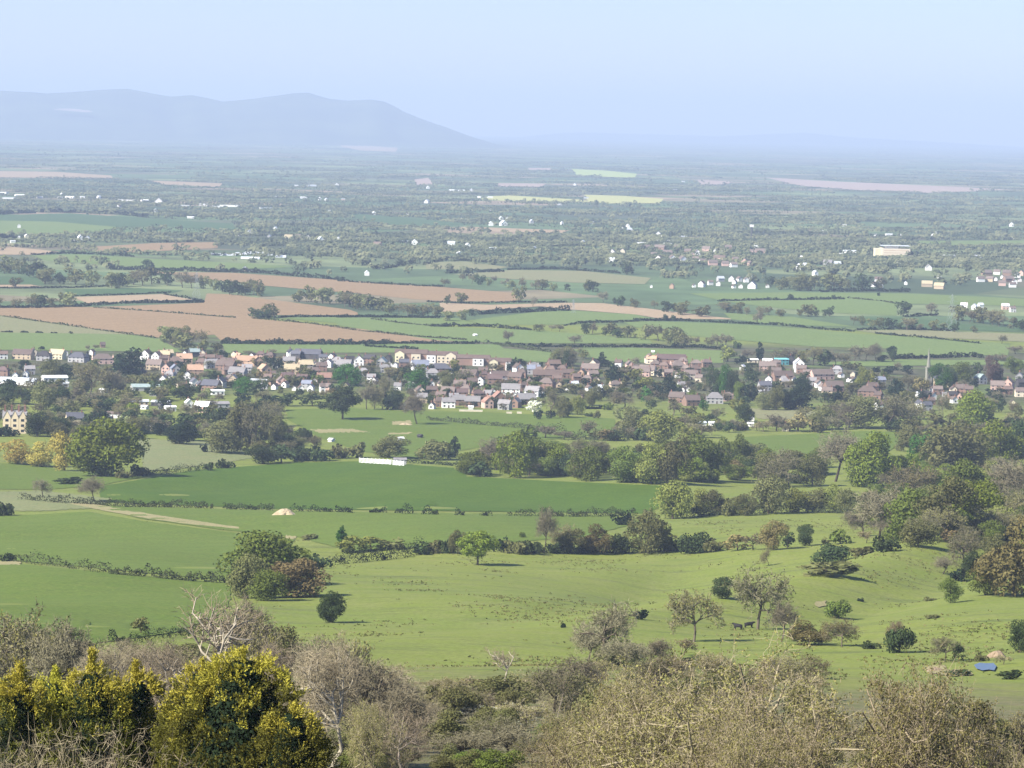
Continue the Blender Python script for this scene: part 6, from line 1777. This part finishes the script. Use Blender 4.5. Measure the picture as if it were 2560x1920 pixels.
# white paddock fence of separate panels, and a little grey shed
PAINT = plain_mat('white_paint', (.82, .82, .80), .6, .06, 1.0)
def fence(c, x0, y0, x1, y1, n, hpx, label, mat=PAINT):
    s = CROP[c][2]
    A = at(*px(c, x0, y0))
    B = at(*px(c, x1, y1))
    k = mpp(A) * s
    h = hpx * k
    ang = math.atan2(B[1] - A[1], B[0] - A[0])
    L = float(np.hypot(*(B - A)[:2]))
    root = obj('paddock_fence', None, None, A, ang)
    dz = (B[2] - A[2]) / n
    for i in range(n):
        v, f = lump(*[box(i * L / n, (i + 1) * L / n - .02, -.06, .06, i * dz + z * h, i * dz + (z + .11) * h) for z in (.12, .36, .60, .83)])
        obj('rail_panel', mesh_from('rail_panel', v, f, [mat]), root)
    for i in range(n + 1):
        obj('post', mesh_from('fence_post', *box(i * L / n - .12, i * L / n + .12, -.2, -.065, i * dz - .4, i * dz + 1.08 * h), [mat]), root)
    tag(root, label, 'fence')


fence('E', 125, 404, 330, 416, 8, 34, 'white railed paddock fence behind the deep green crop')
fence('E', 340, 420, 412, 424, 3, 34, 'short white railed fence in front of the grey field shed')
house('E', 385, 416, 80, 's', 'grey', 'grey', 'small grey field shed behind the white fence', 'shed', 'shed', rz=.1)
house('E', 388, 262, 36, 's', 'white', 'white', 'tiny white field shelter in the park meadow', 'shed', 'shed')
house('E', 515, 243, 22, 's', 'dark', 'dark', 'tiny dark field shelter in the park meadow', 'shed', 'shed')
house('B', 868, 618, 18, 's', 'white', 'white', 'tiny white shelter on the long green meadow', 'shed', 'shed')
house('B', 2012, 726, 18, 's', 'white', 'white', 'tiny white shelter on the meadow behind the church side', 'shed', 'shed')
house('D', 2130, 268, 26, 's', 'white', 'white', 'small white trough house at the left of the park meadow', 'shed', 'shed')
house('A', 1580, 205, 30, 'f', 'cream', 'dark', 'lone dark-roofed cottage on the hedge behind the brown field', rz=0)

# long white garden walls at the village edge
for i, (c, x, y, w) in enumerate([('c', 1940, 925, 300), ('d', 375, 950, 70), ('d', 505, 950, 60)]):
    p = at(*px(c, x, y))
    k = mpp(p) * .1944
    root = obj('garden_wall', None, None, p)
    obj('masonry', mesh_from('masonry', *box(-w * k / 2, w * k / 2, -.15, .15, -.3, 1.3), [WALL['cream']]), root)
    obj('coping', mesh_from('coping', *box(-w * k / 2 - .1, w * k / 2 + .1, -.22, .22, 1.303, 1.45), [WALL['white']]), root)
    tag(root, ['long pale garden wall below the old cottages', 'short pale wall left of the white blossom tree', 'shortest pale wall nearest the white blossom tree'][i], 'wall')


# black cows resting in the shade under the bare trees
HIDE = plain_mat('black_hide', (.018, .016, .016), .7, .2, 2.0)
def cow(c, x, y, rz, label):
    p = at(*px(c, x, y))
    root = obj('cow', None, None, p, rz)
    bm = bmesh.new()
    sk = bm.verts.layers.skin.verify()
    def V(co, r):
        q = bm.verts.new(co)
        q[sk].radius = r if isinstance(r, tuple) else (r, r)
        return q
    hip, mid, sh = V((-.75, 0, 1.05), (.40, .40)), V((0, 0, .95), (.48, .46)), V((.65, 0, 1.02), (.40, .42))
    hip[sk].use_root = True
    neck, pol, muz = V((1.05, 0, 1.22), (.18, .22)), V((1.35, 0, 1.36), (.14, .15)), V((1.68, 0, 1.12), (.08, .08))
    for a, b in ((hip, mid), (mid, sh), (sh, neck), (neck, pol), (pol, muz)):
        bm.edges.new((a, b))
    for base, dx, kn in ((hip, -.05, -.12), (sh, .05, .03)):
        for sy in (-.24, .24):
            k1 = V((base.co.x + dx, sy, .62), .19)
            k2 = V((base.co.x + dx + kn, sy, .36), .11)
            ft = V((base.co.x + dx, sy, .04), .09)
            bm.edges.new((base, k1))
            bm.edges.new((k1, k2))
            bm.edges.new((k2, ft))
    tl, te = V((-1.12, 0, 1.15), .05), V((-1.2, 0, .55), .035)
    bm.edges.new((hip, tl))
    bm.edges.new((tl, te))
    for sy in (-1, 1):
        e = V((1.33, sy * .26, 1.42), .045)
        bm.edges.new((pol, e))
    me = bpy.data.meshes.new('cow_body')
    bm.to_mesh(me)
    bm.free()
    me.materials.append(HIDE)
    b = obj('body', me, root)
    b.modifiers.new('skin', 'SKIN')
    ss = b.modifiers.new('sub', 'SUBSURF')
    ss.levels = ss.render_levels = 1
    b.scale = (1.1, 1.1, 1.1)
    tag(root, label, 'cow', 'black cattle on the pasture')


cow('I', 372, 395, 2.6, 'black cow standing nearer the dark brown bush')
cow('I', 442, 384, .3, 'black cow standing nearer the tall sparse tree trunk')

# ------------------------------------------------------------------ the far wooded plain: trees nobody could count
def plain_hedges():
    rng = np.random.default_rng(15)
    R = random.Random(16)
    Vs, Fs, o = [], [], 0
    for _ in range(190):
        u = R.uniform(-100, 2660)
        hz_ = HORIZON + (u - W / 2) * math.tan(ROLL)
        v = hz_ + 70 + 240 * R.random()
        p = at(u, v)
        a = R.gauss(0, .28)
        L = R.uniform(250, 900)
        n = int(L / 2.2)
        t = rng.uniform(-.5, .5, n) * L
        bend = R.uniform(-.0004, .0004)
        x = p[0] + math.cos(a) * t - math.sin(a) * bend * t * t
        y = p[1] + math.sin(a) * t + math.cos(a) * bend * t * t
        gap = np.sin(t / 37 + R.uniform(0, 6)) + .5 * np.sin(t / 11) > -1.0
        uv = [to_px(q) for q in np.stack([x, y, 0 * x], 1)]
        okk = np.array([not any(inside(q, c, d) for q in FIELD_PX) for c, d in uv]) & gap
        x, y = x[okk], y[okk]
        n = len(x)
        if n < 10:
            continue
        h = R.uniform(3, 6)
        C = np.stack([x + rng.normal(size=n), y + rng.normal(size=n), rng.uniform(.3, 1, n) * h], 1)
        vv, ff = quads(C, rng.normal(size=(n, 3)) + [0, -.3, .6], rng.uniform(1.4, 2.6, n), rng)
        Vs.append(vv)
        Fs.append(ff + o)
        o += len(vv)
    ob = obj('distant_hedgerows', mesh_from('distant_hedgerows', np.concatenate(Vs), np.concatenate(Fs), [LEAF['hedge']]))
    ob['kind'] = 'stuff'
    ob['label'] = 'countless thin dark hedgerows of the hazy plain'
    ob['category'] = 'hedgerow'


def plain_trees():
    rng = np.random.default_rng(11)
    R = random.Random(12)
    P = []
    tries = 0

    def ok(u, v):
        return -80 < u < 2640 and not any(inside(q, u, v) for q in FIELD_PX)

    def hz_(u):
        return HORIZON + (u - W / 2) * math.tan(ROLL)

    # scattered trees and small groups
    while len(P) < 2800 and tries < 40000:
        tries += 1
        u = R.uniform(-60, 2620)
        dv = 50 + 330 * R.random() ** .9
        v = hz_(u) + dv
        if v > 700 + (u > 1500) * 20:
            continue
        if not ok(u, v):
            continue
        for _ in range(R.choice((1, 1, 2, 3, 5))):
            P.append((u + R.gauss(0, 16), v + R.gauss(0, 1.6), R.uniform(6, 13), R.uniform(7, 15)))
    # hedgerows
    for _ in range(620):
        u = R.uniform(-60, 2620)
        v = hz_(u) + 40 + 300 * R.random()
        if v > 680 or not ok(u, v):
            continue
        p = at(u, v)
        a = R.gauss(0, .45) if R.random() < .75 else R.uniform(0, math.pi)
        L = R.uniform(120, 600)
        n = int(L / 9)
        for i in range(n):
            t = (i / n - .5) * L
            q = (p[0] + math.cos(a) * t, p[1] + math.sin(a) * t, 0)
            uu, vv = to_px(q)
            if ok(uu, vv):
                P.append((uu, vv, R.uniform(3, 8), R.uniform(8, 12)))
    Vs, Fs, o = [], [], 0
    for u, v, h, w in P:
        if v - hz_(u) < 22:
            continue
        b = at(u, v)
        dist = b[1]
        far = max(1.0, dist / 9000)
        n = int(max(10, 30 / far))
        d = sph(rng, n, .55)
        C = b + d * np.array([w / 2, w / 2, h * .5]) * rng.uniform(.6, 1, (n, 1)) + np.array([0, 0, h * .5])
        vv, ff = quads(C, d * .6 + np.array([-.35, -.3, .5]) + rng.normal(size=(n, 3)) * .3, w * .19 * min(far, 1.8) ** .5 * rng.uniform(.8, 1.3, n), rng)
        Vs.append(vv)
        Fs.append(ff + o)
        o += len(vv)
    V = np.concatenate(Vs)
    F = np.concatenate(Fs)
    ob = obj('distant_woodland', mesh_from('distant_woodland', V, F, [FARLEAF]))
    ob['kind'] = 'stuff'
    ob['label'] = 'countless far trees and hedgerows of the hazy plain'
    ob['category'] = 'woodland'


# rough tussocks that mottle the pasture
def tussocks():
    rng = np.random.default_rng(4)
    n = 60000
    y = rng.uniform(600, 1520, n)
    x = rng.uniform(-.17, .19, n) * y
    k = np.sin(x / 9.0 + np.sin(y / 31) * 2) * np.sin(y / 17.0 + x / 40) + .7 * np.sin(x / 31 + 1) * np.sin(y / 53 + 2) + rng.normal(size=n) * .45
    keep = k > .95
    x, y = x[keep], y[keep]
    u, v = to_px_many(x, y)
    ok = np.array([not any(inside(q, a, b) for q in NEAR) for a, b in zip(u, v)])
    x, y = x[ok], y[ok]
    z = terr(x, y)
    n = len(x)
    m_ = 4
    C = np.repeat(np.stack([x, y, z + .12], 1), m_, 0) + rng.normal(size=(n * m_, 3)) * [.35, .45, .05]
    V, F = quads(C, rng.normal(size=(n * m_, 3)) * [1, 1, .4] + [0, -.3, .8], rng.uniform(.18, .42, n * m_), rng, .6)
    o = obj('grass_tussocks', mesh_from('grass_tussocks', V, F, [leaf_mat('leaf_tussock', (.10, .125, .03), (.15, .14, .055), spread=.3)]))
    o['kind'] = 'stuff'
    o['label'] = 'rough grass tussocks mottling the pasture'
    o['category'] = 'grass'


def to_px_many(x, y):
    d = np.stack([x, y, terr(x, y)], 1) - EYE
    k = d @ Fw
    return W / 2 + d @ RC / k * FPX, H / 2 - d @ UC / k * FPX


NEAR = [q for q in FIELD_PX if max(b for a, b in q) > 1150]
tussocks()

mt, nt, out = nodes('leaf_plain')
g = N(nt, 'ShaderNodeNewGeometry')
big = noise(nt, g.outputs['Position'], .011, 3, .6)
cc = mixc(nt, mapr(nt, big, .40, .60, 0, 1), (.055, .07, .038), (.165, .17, .085))
cc = hsv(nt, cc, mapr(nt, g.outputs['Random Per Island'], 0, 1, .85, 1.15))
bsdf(nt, out, cc, .9, .05)
FARLEAF = mt
plain_trees()
plain_hedges()

write_labels()
